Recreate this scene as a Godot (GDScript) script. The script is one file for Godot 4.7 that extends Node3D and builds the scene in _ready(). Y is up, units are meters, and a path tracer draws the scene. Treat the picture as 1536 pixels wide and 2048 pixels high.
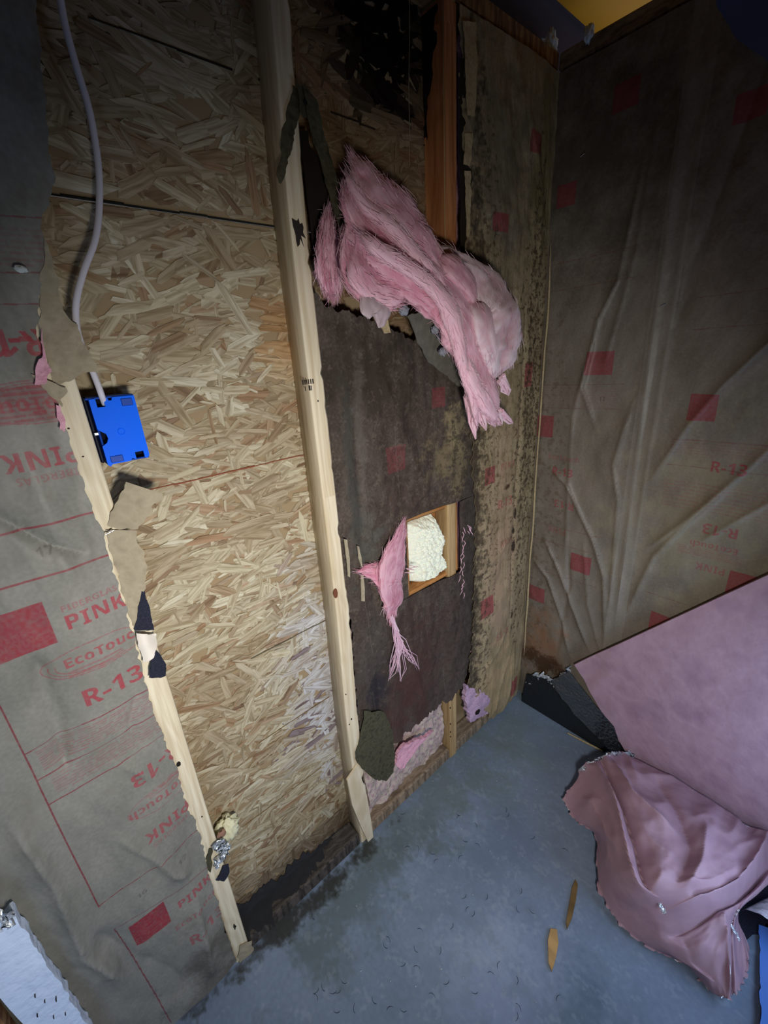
extends Node3D
# A gutted corner of a small framed room: left wall (studs, sheathing, torn insulation) is z = 0 at the stud faces,
# right wall is x = 0, floor y = 0, the corner is the y axis.  Metres.

const FPX := 843.45
var CAM := Vector3(-1.303, 1.395, 0.738)
var BAS := Basis(Vector3(0.74871881, -0.06221254, 0.65996193), Vector3(0.27740358, 0.93362403, -0.2267012), Vector3(-0.60205265, 0.35281125, 0.71627985))
var NZ := PackedByteArray()      # 512 x 512 soft noise
var NF := PackedByteArray()      # 512 x 512 fine noise
var rng := RandomNumberGenerator.new()
var noise := FastNoiseLite.new()
var M := {}
var glyphs := {}

# ------------------------------------------------------------------ places
func ray(px: float, py: float) -> Vector3:
	return BAS * Vector3(px - 768.0, 1024.0 - py, -FPX)
func L(px: float, py: float, d := 0.0) -> Vector3:      # on the left wall, d in front of the stud faces
	var r := ray(px, py)
	return CAM + r * ((d - CAM.z) / r.z)
func W(px: float, py: float, d := 0.0) -> Vector3:      # on the right wall
	var r := ray(px, py)
	return CAM + r * ((-d - CAM.x) / r.x)
func F(px: float, py: float, h := 0.0) -> Vector3:      # on the floor, h above it
	var r := ray(px, py)
	return CAM + r * ((h - CAM.y) / r.y)
func L2(a: Array) -> Array:
	var o := []
	for p in a:
		var q := L(p[0], p[1])
		o.append(Vector2(q.x, q.y))
	return o
func W2(a: Array) -> Array:
	var o := []
	for p in a:
		var q := W(p[0], p[1])
		o.append(Vector2(q.z, q.y))
	return o

# ------------------------------------------------------------------ mesh builder
class MB:
	var V := PackedVector3Array()
	var N := PackedVector3Array()
	var U := PackedVector2Array()
	var K := PackedColorArray()
	var I := PackedInt32Array()
	var used_color := false
	func grid(P: PackedVector3Array, nu: int, nv: int, uv: PackedVector2Array, front := Vector3.ZERO, wrap := false, col := PackedColorArray()) -> void:
		# P has (nv + 1) rows of (nu + 1)
		var b := V.size()
		var w := nu + 1
		var nn := PackedVector3Array()
		nn.resize(P.size())
		var acc := 0.0
		for j in nv + 1:
			for i in w:
				var i0 := i - 1 if i > 0 else (nu - 1 if wrap else 0)
				var i1 := i + 1 if i < nu else (1 if wrap else nu)
				var j0 := maxi(j - 1, 0)
				var j1 := mini(j + 1, nv)
				var n := (P[j * w + i1] - P[j * w + i0]).cross(P[j1 * w + i] - P[j0 * w + i]).normalized()
				nn[j * w + i] = n
				acc += n.dot(front)
		var flip := acc < 0.0
		if front == Vector3.ZERO:      # closed tube: normals away from the middle of the ring
			var c := Vector3.ZERO
			var row := nv / 2
			for i in nu:
				c += P[row * w + i]
			c /= nu
			var s := 0.0
			for i in nu:
				s += nn[row * w + i].dot(P[row * w + i] - c)
			flip = s < 0.0
		if flip:
			for k in nn.size():
				nn[k] = -nn[k]
		V.append_array(P)
		N.append_array(nn)
		U.append_array(uv)
		if col.size():
			K.append_array(col)
			used_color = true
		else:
			var c2 := PackedColorArray()
			c2.resize(P.size())
			c2.fill(Color.WHITE)
			K.append_array(c2)
		for j in nv:
			for i in nu:
				var a := b + j * w + i
				if flip:
					I.append_array([a, a + 1, a + w, a + 1, a + w + 1, a + w])
				else:
					I.append_array([a, a + w, a + 1, a + 1, a + w, a + w + 1])
	func tri(a: Vector3, b: Vector3, c: Vector3, n: Vector3, ua := Vector2.ZERO, ub := Vector2.ZERO, uc := Vector2.ZERO, col := Color.WHITE) -> void:
		var s := V.size()
		V.append_array([a, b, c])
		N.append_array([n, n, n])
		U.append_array([ua, ub, uc])
		K.append_array([col, col, col])
		if col != Color.WHITE:
			used_color = true
		if (b - a).cross(c - a).dot(n) > 0.0:
			I.append_array([s, s + 2, s + 1])
		else:
			I.append_array([s, s + 1, s + 2])
	func quad(a: Vector3, b: Vector3, c: Vector3, d: Vector3, away: Vector3, col := Color.WHITE, us := 1.0) -> void:
		var n := (b - a).cross(c - a).normalized()
		if n == Vector3.ZERO:
			n = (c - a).cross(d - a).normalized()
		if n.dot(away) < 0.0:
			n = -n
		var e := (b - a).length() * us
		var g := (d - a).length() * us
		tri(a, b, c, n, Vector2(0, 0), Vector2(e, 0), Vector2(e, g), col)
		tri(a, c, d, n, Vector2(0, 0), Vector2(e, g), Vector2(0, g), col)
	func box(lo: Vector3, hi: Vector3, bev := 0.003, t := Transform3D.IDENTITY, col := Color.WHITE, us := 1.0) -> void:
		var c := (lo + hi) / 2
		var h := (hi - lo) / 2
		bev = minf(bev, minf(h.x, minf(h.y, h.z)) * 0.8)
		for ax in 3:
			for s in [-1.0, 1.0]:
				var f := []
				for q in [[-1, -1], [1, -1], [1, 1], [-1, 1]]:
					var p := Vector3.ZERO
					p[ax] = s * h[ax]
					p[(ax + 1) % 3] = q[0] * (h[(ax + 1) % 3] - bev)
					p[(ax + 2) % 3] = q[1] * (h[(ax + 2) % 3] - bev)
					f.append(t * (c + p))
				var away := Vector3.ZERO
				away[ax] = s
				quad(f[0], f[1], f[2], f[3], t.basis * away, col, us)
		for ax in 3:
			var a1 := (ax + 1) % 3
			var a2 := (ax + 2) % 3
			for s1 in [-1.0, 1.0]:
				for s2 in [-1.0, 1.0]:
					var f := []
					for q in [[-1, 0], [1, 0], [1, 1], [-1, 1]]:
						var p := Vector3.ZERO
						p[ax] = q[0] * (h[ax] - bev)
						p[a1] = s1 * (h[a1] - (bev if q[1] == 1 else 0.0))
						p[a2] = s2 * (h[a2] - (0.0 if q[1] == 1 else bev))
						f.append(t * (c + p))
					var away := Vector3.ZERO
					away[a1] = s1
					away[a2] = s2
					quad(f[0], f[1], f[2], f[3], t.basis * away, col, us)
		for sx in [-1.0, 1.0]:
			for sy in [-1.0, 1.0]:
				for sz in [-1.0, 1.0]:
					var k := Vector3(sx, sy, sz)
					var a := t * (c + k * (h - Vector3(0, bev, bev)))
					var b := t * (c + k * (h - Vector3(bev, 0, bev)))
					var d := t * (c + k * (h - Vector3(bev, bev, 0)))
					tri(a, b, d, (t.basis * k).normalized(), Vector2.ZERO, Vector2.ZERO, Vector2.ZERO, col)
	func slab(poly: Array, place: Callable, front: Vector3, thick: float, col := Color.WHITE) -> void:
		var pv := PackedVector2Array(poly)
		var idx := Geometry2D.triangulate_polygon(pv)
		var f := []
		var bk := []
		var mid := Vector3.ZERO
		for p in pv:
			var q: Vector3 = place.call(p)
			f.append(q)
			bk.append(q - front * thick)
			mid += q / pv.size()
		for k in range(0, idx.size(), 3):
			tri(f[idx[k]], f[idx[k + 1]], f[idx[k + 2]], front, pv[idx[k]], pv[idx[k + 1]], pv[idx[k + 2]], col)
			tri(bk[idx[k]], bk[idx[k + 1]], bk[idx[k + 2]], -front, pv[idx[k]], pv[idx[k + 1]], pv[idx[k + 2]], col)
		for k in pv.size():
			var m := (k + 1) % pv.size()
			quad(f[k], f[m], bk[m], bk[k], (f[k] + f[m]) / 2 - mid, col)
	func tube(pts: Array, rad: Array, sides := 8, col := Color.WHITE) -> void:
		var P := PackedVector3Array()
		var uv := PackedVector2Array()
		var kc := PackedColorArray()
		var n := pts.size()
		var ref := Vector3(0.31, 0.2, 0.93)
		for j in n:
			var t: Vector3 = (pts[mini(j + 1, n - 1)] - pts[maxi(j - 1, 0)]).normalized()
			var a := t.cross(ref).normalized()
			var b := t.cross(a)
			for i in sides + 1:
				var g := TAU * i / sides
				P.append(pts[j] + (a * cos(g) + b * sin(g)) * rad[j])
				uv.append(Vector2(float(i) / sides, float(j) / n))
				kc.append(col)
		grid(P, sides, n - 1, uv, Vector3.ZERO, true, kc)
		for e in [0, n - 1]:
			var t2: Vector3 = (pts[e] - pts[1 if e == 0 else n - 2]).normalized()
			for i in sides:
				tri(pts[e], P[e * (sides + 1) + i], P[e * (sides + 1) + i + 1], t2, Vector2.ZERO, Vector2.ZERO, Vector2.ZERO, col)
	func mesh() -> ArrayMesh:
		var arr := []
		arr.resize(Mesh.ARRAY_MAX)
		arr[Mesh.ARRAY_VERTEX] = V
		arr[Mesh.ARRAY_NORMAL] = N
		arr[Mesh.ARRAY_TEX_UV] = U
		if used_color:
			arr[Mesh.ARRAY_COLOR] = K
		arr[Mesh.ARRAY_INDEX] = I
		var m := ArrayMesh.new()
		m.add_surface_from_arrays(Mesh.PRIMITIVE_TRIANGLES, arr)
		return m

func obj(called: String, mb: MB, mat: Material, parent: Node = self) -> MeshInstance3D:
	var o := MeshInstance3D.new()
	o.name = numbered(called, parent)
	o.mesh = mb.mesh()
	o.material_override = mat
	o.cast_shadow = GeometryInstance3D.SHADOW_CASTING_SETTING_ON
	parent.add_child(o, true)
	return o
func numbered(called: String, parent: Node) -> String:
	if not parent.has_node(called):
		return called
	var k := 1
	while parent.has_node("%s_%03d" % [called, k]):
		k += 1
	return "%s_%03d" % [called, k]
func thing(called: String, label: String, category: String, group := "") -> Node3D:
	var o := Node3D.new()
	o.name = numbered(called, self)
	add_child(o, true)
	tag(o, label, category, group)
	return o
func tag(o: Node, label: String, category: String, group := "") -> void:
	o.set_meta("label", label)
	o.set_meta("category", category)
	if group:
		o.set_meta("group", group)
func struct(o: Node, label := "") -> Node:
	o.set_meta("kind", "structure")
	if label:
		o.set_meta("label", label)
	return o
func nz(x: float, y: float, z := 0.0) -> float:
	return noise.get_noise_3d(x, y, z)

# a sheet ruled between two edges; place turns sheet coordinates into a point
func along(a: Array, t: float) -> Vector2:
	var tot := 0.0
	for k in a.size() - 1:
		tot += (a[k + 1] - a[k]).length()
	var d := t * tot
	for k in a.size() - 1:
		var l: float = (a[k + 1] - a[k]).length()
		if d <= l or k == a.size() - 2:
			return a[k].lerp(a[k + 1], clampf(d / maxf(l, 1e-6), 0, 1))
		d -= l
	return a[-1]
func patch(mb: MB, A: Array, B: Array, nu: int, nv: int, place: Callable, front: Vector3, thick := 0.0015, uvr := Rect2(0, 0, 1, 1), rough := Vector4.ZERO, sd := 0.0) -> void:
	# rough: raggedness of edge A, edge B, first row, last row
	var P := PackedVector3Array()
	var Q := PackedVector3Array()
	var uv := PackedVector2Array()
	var la := 0.0
	for k in A.size() - 1:
		la += (A[k + 1] - A[k]).length()
	for j in nv + 1:
		var t := float(j) / nv
		var a := along(A, t)
		var b := along(B, t)
		var ab := (b - a).normalized()
		var len := (b - a).length()
		a += ab * minf(rough.x * (nz(t * la * 90.0, sd, 1.0) * 1.3 + nz(t * la * 260.0, sd, 2.0) * 0.5), len * 0.4)
		b += ab * maxf(rough.y * (nz(t * la * 90.0, sd, 5.0) * 1.3 + nz(t * la * 260.0, sd, 7.0) * 0.5), -len * 0.4)
		var perp := Vector2(-ab.y, ab.x)
		for i in nu + 1:
			var u := float(i) / nu
			var p := a.lerp(b, u)
			if rough.z > 0.0 and t < 0.2:
				p += perp * rough.z * (1.0 - t * 5.0) * (nz(u * len * 90.0, sd, 11.0) * 1.3 + nz(u * len * 260.0, sd, 12.0) * 0.5)
			if rough.w > 0.0 and t > 0.8:
				p += perp * rough.w * (t * 5.0 - 4.0) * (nz(u * len * 90.0, sd, 13.0) * 1.3 + nz(u * len * 260.0, sd, 14.0) * 0.5)
			var q: Vector3 = place.call(p)
			P.append(q)
			Q.append(q - front * thick)
			uv.append(Vector2((p.x - uvr.position.x) / uvr.size.x, 1.0 - (p.y - uvr.position.y) / uvr.size.y))
	mb.grid(P, nu, nv, uv, front)
	if thick <= 0.0:
		return
	mb.grid(Q, nu, nv, uv, -front)
	var w := nu + 1
	var mid := P[(nv / 2) * w + nu / 2]
	for j in nv:
		for e in [0, nu]:
			var k: int = j * w + e
			mb.quad(P[k], P[k + w], Q[k + w], Q[k], P[k] - P[j * w + (nu - e)])
	for i in nu:
		for e in [0, nv]:
			var k: int = e * w + i
			mb.quad(P[k], P[k + 1], Q[k + 1], Q[k], P[k] - P[(nv - e) * w + i])

func ridges(p: Vector2, R: Array) -> float:
	var h := 0.0
	for r in R:
		var w: float = r[1]
		var pts: Array = r[0]
		var best := 1e9
		var bt := 0.0
		for k in pts.size() - 1:
			var a: Vector2 = pts[k]
			var d: Vector2 = pts[k + 1] - a
			var t := clampf((p - a).dot(d) / d.length_squared(), 0, 1)
			var q := (p - a - d * t).length_squared()
			if q < best:
				best = q
				bt = (k + t) / (pts.size() - 1)
		if best < w * w * 16.0:
			var fade := minf(1.0, minf(bt, 1.0 - bt) * 6.0 + 0.15)
			h += r[2] * exp(-sqrt(best) / w) * fade
	return h

# ------------------------------------------------------------------ print and stains on a flat canvas
class Canvas:
	var w: int
	var h: int
	var r: Rect2
	var buf := PackedByteArray()
	var NZ: PackedByteArray
	var NF: PackedByteArray
	func _init(w_: int, h_: int, r_: Rect2, nz: PackedByteArray, nf: PackedByteArray) -> void:
		w = w_
		h = h_
		r = r_
		NZ = nz
		NF = nf
		buf.resize(w * h * 3)
	func base(c: Color, c2: Color, fine: float, sx := 1.0, sy := 1.0) -> void:
		var r0 := c.r * 255.0
		var g0 := c.g * 255.0
		var b0 := c.b * 255.0
		var dr := c2.r * 255.0 - r0
		var dg := c2.g * 255.0 - g0
		var db := c2.b * 255.0 - b0
		var k := 0
		for y in h:
			var ny := ((int(y * sy)) & 511) * 512
			var fy := (y & 511) * 512
			for x in w:
				var t := NZ[ny + ((int(x * sx)) & 511)] / 255.0
				var f := (NF[fy + (x & 511)] - 128) * fine
				buf[k] = clampi(int(r0 + dr * t + f), 0, 255)
				buf[k + 1] = clampi(int(g0 + dg * t + f), 0, 255)
				buf[k + 2] = clampi(int(b0 + db * t + f), 0, 255)
				k += 3
	func px(p: Vector2) -> Vector2:
		return Vector2((p.x - r.position.x) / r.size.x * w, (r.end.y - p.y) / r.size.y * h)
	func put(k: int, c: Color, a: float) -> void:
		buf[k] = int(buf[k] + (c.r * 255.0 - buf[k]) * a)
		buf[k + 1] = int(buf[k + 1] + (c.g * 255.0 - buf[k + 1]) * a)
		buf[k + 2] = int(buf[k + 2] + (c.b * 255.0 - buf[k + 2]) * a)
	func stain(cx: float, cy: float, rx: float, ry: float, c: Color, a: float, ragged := 1.0, hard := 2.0, ns := 1.0) -> void:
		var m := px(Vector2(cx, cy))
		var ax := rx / r.size.x * w
		var ay := ry / r.size.y * h
		var ex := 1.0 + ragged * 0.6
		for y in range(maxi(0, int(m.y - ay * ex)), mini(h, int(m.y + ay * ex))):
			var dy := (y - m.y) / ay
			for x in range(maxi(0, int(m.x - ax * ex)), mini(w, int(m.x + ax * ex))):
				var dx := (x - m.x) / ax
				var d := sqrt(dx * dx + dy * dy)
				var n := NZ[((int(y * ns) + 77) & 511) * 512 + ((int(x * ns) + 191) & 511)] * 0.65 + NF[(int(y * 0.7) & 511) * 512 + (int(x * 0.7) & 511)] * 0.35
				var t := clampf((1.0 - d + (n / 128.0 - 1.0) * ragged) * hard, 0.0, 1.0) * a
				if t > 0.01:
					put((y * w + x) * 3, c, t)
	func speckle(cx: float, cy: float, rx: float, ry: float, c: Color, a: float, cut: int, ns := 2.0) -> void:
		var m := px(Vector2(cx, cy))
		var ax := rx / r.size.x * w
		var ay := ry / r.size.y * h
		for y in range(maxi(0, int(m.y - ay)), mini(h, int(m.y + ay))):
			var dy := (y - m.y) / ay
			for x in range(maxi(0, int(m.x - ax)), mini(w, int(m.x + ax))):
				var dx := (x - m.x) / ax
				var d := 1.0 - dx * dx - dy * dy
				if d <= 0.0:
					continue
				var n := NZ[(int(y * ns) & 511) * 512 + (int(x * ns) & 511)] + (NF[(y & 511) * 512 + (x & 511)] - 128) * 0.5 + d * 40.0 - 30.0
				if n > cut:
					put((y * w + x) * 3, c, a * clampf((n - cut) / 25.0, 0, 1))
	func tri(a: Vector2, b: Vector2, c: Vector2, col: Color, al: float) -> void:
		var den := (b - a).cross(c - a)
		if absf(den) < 1e-6:
			return
		for y in range(maxi(0, int(minf(a.y, minf(b.y, c.y)))), mini(h, int(maxf(a.y, maxf(b.y, c.y))) + 1)):
			for x in range(maxi(0, int(minf(a.x, minf(b.x, c.x)))), mini(w, int(maxf(a.x, maxf(b.x, c.x))) + 1)):
				var p := Vector2(x + 0.5, y + 0.5)
				var u := (p - a).cross(c - a) / den
				var v := (b - a).cross(p - a) / den
				if u >= 0.0 and v >= 0.0 and u + v < 1.0:
					put((y * w + x) * 3, col, al * (0.65 + 0.35 * NF[(y & 511) * 512 + ((x + 99) & 511)] / 128.0))
	func poly(pts: Array, col: Color, al: float) -> void:
		var q := PackedVector2Array()
		for p in pts:
			q.append(px(p))
		var idx := Geometry2D.triangulate_polygon(q)
		for k in range(0, idx.size(), 3):
			tri(q[idx[k]], q[idx[k + 1]], q[idx[k + 2]], col, al)
	func line(a: Vector2, b: Vector2, wd: float, col: Color, al: float) -> void:
		var n := (b - a).normalized().orthogonal() * wd / 2
		poly([a + n, b + n, b - n, a - n], col, al)
	func text(g: Array, at: Vector2, hgt: float, rot: float, col: Color, al: float, stretch := 1.0) -> void:
		# g: corners of triangles in a frame where the capitals are 1 high, left end at 0
		for k in range(0, g.size(), 3):
			var t := []
			for m in 3:
				t.append(px(at + (g[k + m] * Vector2(hgt * stretch, hgt)).rotated(rot)))
			tri(t[0], t[1], t[2], col, al)
	func texture() -> ImageTexture:
		var im := Image.create_from_data(w, h, false, Image.FORMAT_RGB8, buf)
		im.generate_mipmaps()
		return ImageTexture.create_from_image(im)

func glyph(s: String) -> Array:
	if not glyphs.has(s):
		var f := SystemFont.new()
		f.font_names = PackedStringArray(["Droid Sans"])
		f.font_weight = 700
		var tm := TextMesh.new()
		tm.font = f
		tm.text = s
		tm.font_size = 64
		tm.pixel_size = 0.01
		tm.depth = 0.0
		tm.curve_step = 3.0
		var out := []
		if tm.get_surface_count() > 0:
			var arr := tm.surface_get_arrays(0)
			var v: PackedVector3Array = arr[Mesh.ARRAY_VERTEX]
			var idx: PackedInt32Array = arr[Mesh.ARRAY_INDEX] if arr[Mesh.ARRAY_INDEX] != null else PackedInt32Array(range(v.size()))
			var lo := Vector2(1e9, 1e9)
			var hi := -lo
			for p in v:
				lo = lo.min(Vector2(p.x, p.y))
				hi = hi.max(Vector2(p.x, p.y))
			for k in idx:
				out.append((Vector2(v[k].x, v[k].y) - lo) / (hi.y - lo.y))
		glyphs[s] = out
	return glyphs[s]
func gwidth(s: String) -> float:
	var m := 0.1
	for p in glyph(s):
		m = maxf(m, p.x)
	return m

# ------------------------------------------------------------------ materials
func mat(c: Color, rough := 0.8, o := {}) -> StandardMaterial3D:
	var m := StandardMaterial3D.new()
	m.albedo_color = c
	m.roughness = rough
	m.metallic_specular = 0.35
	m.cull_mode = BaseMaterial3D.CULL_DISABLED
	for k in o:
		m.set(k, o[k])
	return m
func c8(r: int, g: int, b: int) -> Color:
	return Color8(r, g, b)
func noise_tex(freq: float, ramp: Array, sd: int, size := 512, oct := 4, kind := FastNoiseLite.TYPE_SIMPLEX_SMOOTH) -> ImageTexture:
	var n := FastNoiseLite.new()
	n.seed = sd
	n.frequency = freq
	n.fractal_octaves = oct
	n.noise_type = kind
	var im := n.get_seamless_image(size, size)
	var d := im.get_data()
	var b := PackedByteArray()
	b.resize(size * size * 3)
	var lut := []
	for k in 256:
		var t := k / 255.0 * (ramp.size() - 1)
		var q := mini(int(t), ramp.size() - 2)
		lut.append(ramp[q].lerp(ramp[q + 1], t - q))
	for k in size * size:
		var c: Color = lut[d[k]]
		b[k * 3] = int(c.r * 255)
		b[k * 3 + 1] = int(c.g * 255)
		b[k * 3 + 2] = int(c.b * 255)
	var out := Image.create_from_data(size, size, false, Image.FORMAT_RGB8, b)
	out.generate_mipmaps()
	return ImageTexture.create_from_image(out)
func bump_tex(freq: float, sd: int, strength: float, oct := 4) -> ImageTexture:
	var n := FastNoiseLite.new()
	n.seed = sd
	n.frequency = freq
	n.fractal_octaves = oct
	var im := n.get_seamless_image(512, 512)
	im.convert(Image.FORMAT_RGBA8)
	im.bump_map_to_normal_map(strength)
	im.generate_mipmaps()
	return ImageTexture.create_from_image(im)
func wood_tex(light: Color, dark: Color, sd: int) -> ImageTexture:
	# grain runs along v
	var n := FastNoiseLite.new()
	n.seed = sd
	n.frequency = 0.02
	n.fractal_octaves = 3
	var b := PackedByteArray()
	b.resize(256 * 1024 * 3)
	var k := 0
	for y in 1024:
		for x in 256:
			var t := n.get_noise_2d(x * 2.2, y * 0.10) * 0.9 + NF[((y >> 3) & 511) * 512 + ((x * 3) & 511)] / 255.0 * 0.5 - 0.05 + sin((x + n.get_noise_2d(x * 0.4, y * 0.08) * 60.0) * 0.33) * 0.16
			var c := light.lerp(dark, clampf(t + 0.15, 0, 1))
			b[k] = int(c.r * 255)
			b[k + 1] = int(c.g * 255)
			b[k + 2] = int(c.b * 255)
			k += 3
	var im := Image.create_from_data(256, 1024, false, Image.FORMAT_RGB8, b)
	im.generate_mipmaps()
	return ImageTexture.create_from_image(im)
func textured(t: Texture2D, rough: float, nrm: Texture2D = null, ns := 0.5, o := {}) -> StandardMaterial3D:
	var m := mat(Color.WHITE, rough, o)
	m.albedo_texture = t
	if nrm:
		m.normal_enabled = true
		m.normal_texture = nrm
		m.normal_scale = ns
	return m

# ------------------------------------------------------------------ the scene
func _ready() -> void:
	rng.seed = 7
	# camera, sky, light and exposure first
	var cam := Camera3D.new()
	cam.name = "camera"
	cam.transform = Transform3D(BAS.orthonormalized(), CAM)
	cam.fov = rad_to_deg(2.0 * atan(1024.0 / FPX))
	cam.near = 0.02
	cam.far = 50.0
	add_child(cam)
	cam.current = true
	var we := WorldEnvironment.new()
	we.name = "environment"
	var env := Environment.new()
	env.background_mode = Environment.BG_COLOR
	env.background_color = Color(0.74, 0.80, 0.92)
	env.background_energy_multiplier = 0.75
	env.tonemap_mode = Environment.TONE_MAPPER_LINEAR
	env.tonemap_exposure = 1.13
	env.sdfgi_enabled = true
	env.ssao_enabled = true
	env.ssil_enabled = true
	we.environment = env
	add_child(we)
	# unseen cool lights behind the camera, placed to light the floor and lower corners
	add_unseen_daylight(Vector3(-0.36, 0.46, 0.985), Vector2(0.5, 0.46), Color(0.74, 0.85, 1.0), 0.25)
	add_unseen_daylight(Vector3(-1.80, 0.50, 0.985), Vector2(0.36, 0.6), Color(0.66, 0.80, 1.0), 0.16)
	# lamp out of view beside the camera, placed to brighten the wall middle
	add_unseen_lamp(Vector3(-1.27, 1.18, 0.905), Vector3(-0.74, 0.72, 0.0), Color(1.0, 0.985, 0.96), 0.95)

	setup()
	room()
	left_wall()
	studs()
	left_batt()
	centre_bay()
	corner_bay()
	right_wall()
	ceiling_things()
	floor_things()
	fibreglass()
	electrics()
	scraps()

func add_unseen_daylight(at: Vector3, size: Vector2, c: Color, e: float) -> void:
	var a := AreaLight3D.new()
	a.name = "unseen_daylight"
	a.area_size = size
	a.light_color = c
	a.light_energy = e
	a.shadow_enabled = true
	a.position = at
	add_child(a)

func add_unseen_lamp(at: Vector3, aim: Vector3, c: Color, e: float) -> void:
	var t := Node3D.new()
	t.name = "unseen_lamp"
	add_child(t)
	tag(t, "black lamp out of view beside the camera, placed to light the wall", "unseen_lamp")
	t.look_at_from_position(at, aim)
	var b := MB.new()
	var pr := [[0.0, 0.052], [0.004, 0.058], [0.03, 0.054], [0.06, 0.022], [0.15, 0.020], [0.155, 0.014]]
	var pts := []
	var rad := []
	for p in pr:
		pts.append(Vector3(0, 0, p[0] + 0.012))
		rad.append(p[1])
	b.tube(pts, rad, 20)
	obj("barrel", b, mat(c8(24, 24, 26), 0.5), t)
	var l := MB.new()
	l.tube([Vector3(0, 0, 0.008), Vector3(0, 0, 0.0115)], [0.050, 0.050], 28)
	obj("lamp_lens", l, mat(c8(240, 240, 235), 0.2, {"emission_enabled": true, "emission": c, "emission_energy_multiplier": 1.0}), t)
	var s := SpotLight3D.new()
	s.name = "unseen_lamp_light"
	s.position = Vector3(0, 0, -0.05)
	s.light_color = c
	s.light_energy = e
	s.light_size = 0.05
	s.spot_range = 8.0
	s.spot_attenuation = 2.0
	s.spot_angle = 62.0
	s.spot_angle_attenuation = 1.0
	s.shadow_enabled = true
	t.add_child(s)

func setup() -> void:
	noise.seed = 11
	noise.frequency = 0.35
	noise.fractal_octaves = 2
	var n := FastNoiseLite.new()
	n.seed = 5
	n.frequency = 0.012
	n.fractal_octaves = 5
	NZ = n.get_seamless_image(512, 512).get_data()
	n.seed = 9
	n.frequency = 0.12
	n.fractal_octaves = 3
	NF = n.get_seamless_image(512, 512).get_data()
	M.crumple = bump_tex(0.02, 3, 6.0)
	M.fine_bump = bump_tex(0.09, 4, 3.0)
	M.stud = textured(wood_tex(c8(222, 210, 184), c8(198, 180, 148), 1), 0.75)
	M.stud_dark = textured(wood_tex(c8(150, 112, 74), c8(92, 60, 36), 2), 0.8)
	M.stud_orange = textured(wood_tex(c8(186, 158, 114), c8(150, 120, 80), 6), 0.75)
	M.plate_old = textured(wood_tex(c8(150, 132, 110), c8(96, 82, 68), 3), 0.85)
	M.knot = mat(c8(112, 66, 44), 0.6)
	M.dark = mat(c8(30, 26, 22), 0.9)
	M.ink = mat(c8(48, 42, 40), 0.8)
	M.flake = textured(wood_tex(Color(1, 1, 1), Color(0.76, 0.72, 0.66), 4), 0.72, null, 0.5, {"vertex_color_use_as_albedo": true})
	M.osb_base = mat(c8(150, 130, 100), 0.9)
	M.plate_mould = textured(wood_tex(c8(86, 80, 74), c8(44, 40, 38), 3), 0.9)
	M.kraft = textured(noise_tex(0.02, [c8(140, 130, 108), c8(166, 154, 130), c8(148, 138, 116)], 8), 0.6, M.crumple, 0.5, {"uv1_triplanar": true, "uv1_scale": Vector3(3, 3, 3)})
	M.kraft_olive = textured(noise_tex(0.02, [c8(58, 57, 43), c8(80, 77, 58), c8(48, 47, 37)], 12), 0.7, M.crumple, 0.6, {"uv1_triplanar": true, "uv1_scale": Vector3(4, 4, 4)})
	M.kraft_tan = textured(noise_tex(0.03, [c8(150, 132, 98), c8(184, 166, 128), c8(140, 120, 90)], 13), 0.7, M.crumple, 0.5, {"uv1_triplanar": true, "uv1_scale": Vector3(4, 4, 4)})
	M.pink_fibre = mat(Color.WHITE, 0.95, {"vertex_color_use_as_albedo": true, "rim_enabled": true, "rim": 0.35, "rim_tint": 0.6, "normal_enabled": true, "normal_texture": M.fine_bump, "normal_scale": 0.7, "uv1_triplanar": true, "uv1_scale": Vector3(9, 9, 9), "metallic_specular": 0.1})
	M.pink_plain = textured(noise_tex(0.03, [c8(196, 132, 152), c8(226, 172, 188), c8(206, 150, 170)], 15), 0.95, M.fine_bump, 0.8, {"uv1_triplanar": true, "uv1_scale": Vector3(6, 6, 6)})
	M.mauve = textured(noise_tex(0.03, [c8(150, 116, 140), c8(202, 172, 196), c8(168, 132, 156)], 19), 0.95, M.fine_bump, 0.9, {"uv1_triplanar": true, "uv1_scale": Vector3(6, 6, 6)})
	M.foil = mat(c8(226, 234, 242), 0.3, {"metallic": 0.6, "normal_enabled": true, "normal_texture": M.crumple, "normal_scale": 1.2, "uv1_triplanar": true, "uv1_scale": Vector3(8, 8, 8)})
	M.foil_dark = mat(c8(150, 152, 152), 0.28, {"metallic": 1.0, "normal_enabled": true, "normal_texture": M.crumple, "normal_scale": 1.6, "uv1_triplanar": true, "uv1_scale": Vector3(6, 6, 6)})  # darker copy of the foil, standing in for its dark reflection
	M.foil_white = mat(c8(216, 232, 255), 0.4, {"metallic": 0.0, "normal_enabled": true, "normal_texture": M.crumple, "normal_scale": 0.6, "uv1_triplanar": true, "uv1_scale": Vector3(4, 4, 4)})
	M.raw_edge = textured(wood_tex(c8(190, 136, 80), c8(138, 88, 44), 31), 0.7)
	M.navy = textured(noise_tex(0.05, [c8(26, 28, 40), c8(48, 50, 66)], 17), 0.9, null, 0.5, {"uv1_triplanar": true, "uv1_scale": Vector3(8, 8, 8)})
	M.pink_sheet = textured(noise_tex(0.008, [c8(160, 128, 140), c8(174, 142, 154), c8(154, 122, 138)], 18), 0.55, M.crumple, 0.25, {"uv1_triplanar": true, "uv1_scale": Vector3(1.6, 1.6, 1.6)})

func box_obj(called: String, lo: Vector3, hi: Vector3, m: Material, parent: Node = self, bev := 0.004) -> MeshInstance3D:
	var b := MB.new()
	b.box(lo, hi, bev)
	return obj(called, b, m, parent)

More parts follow.
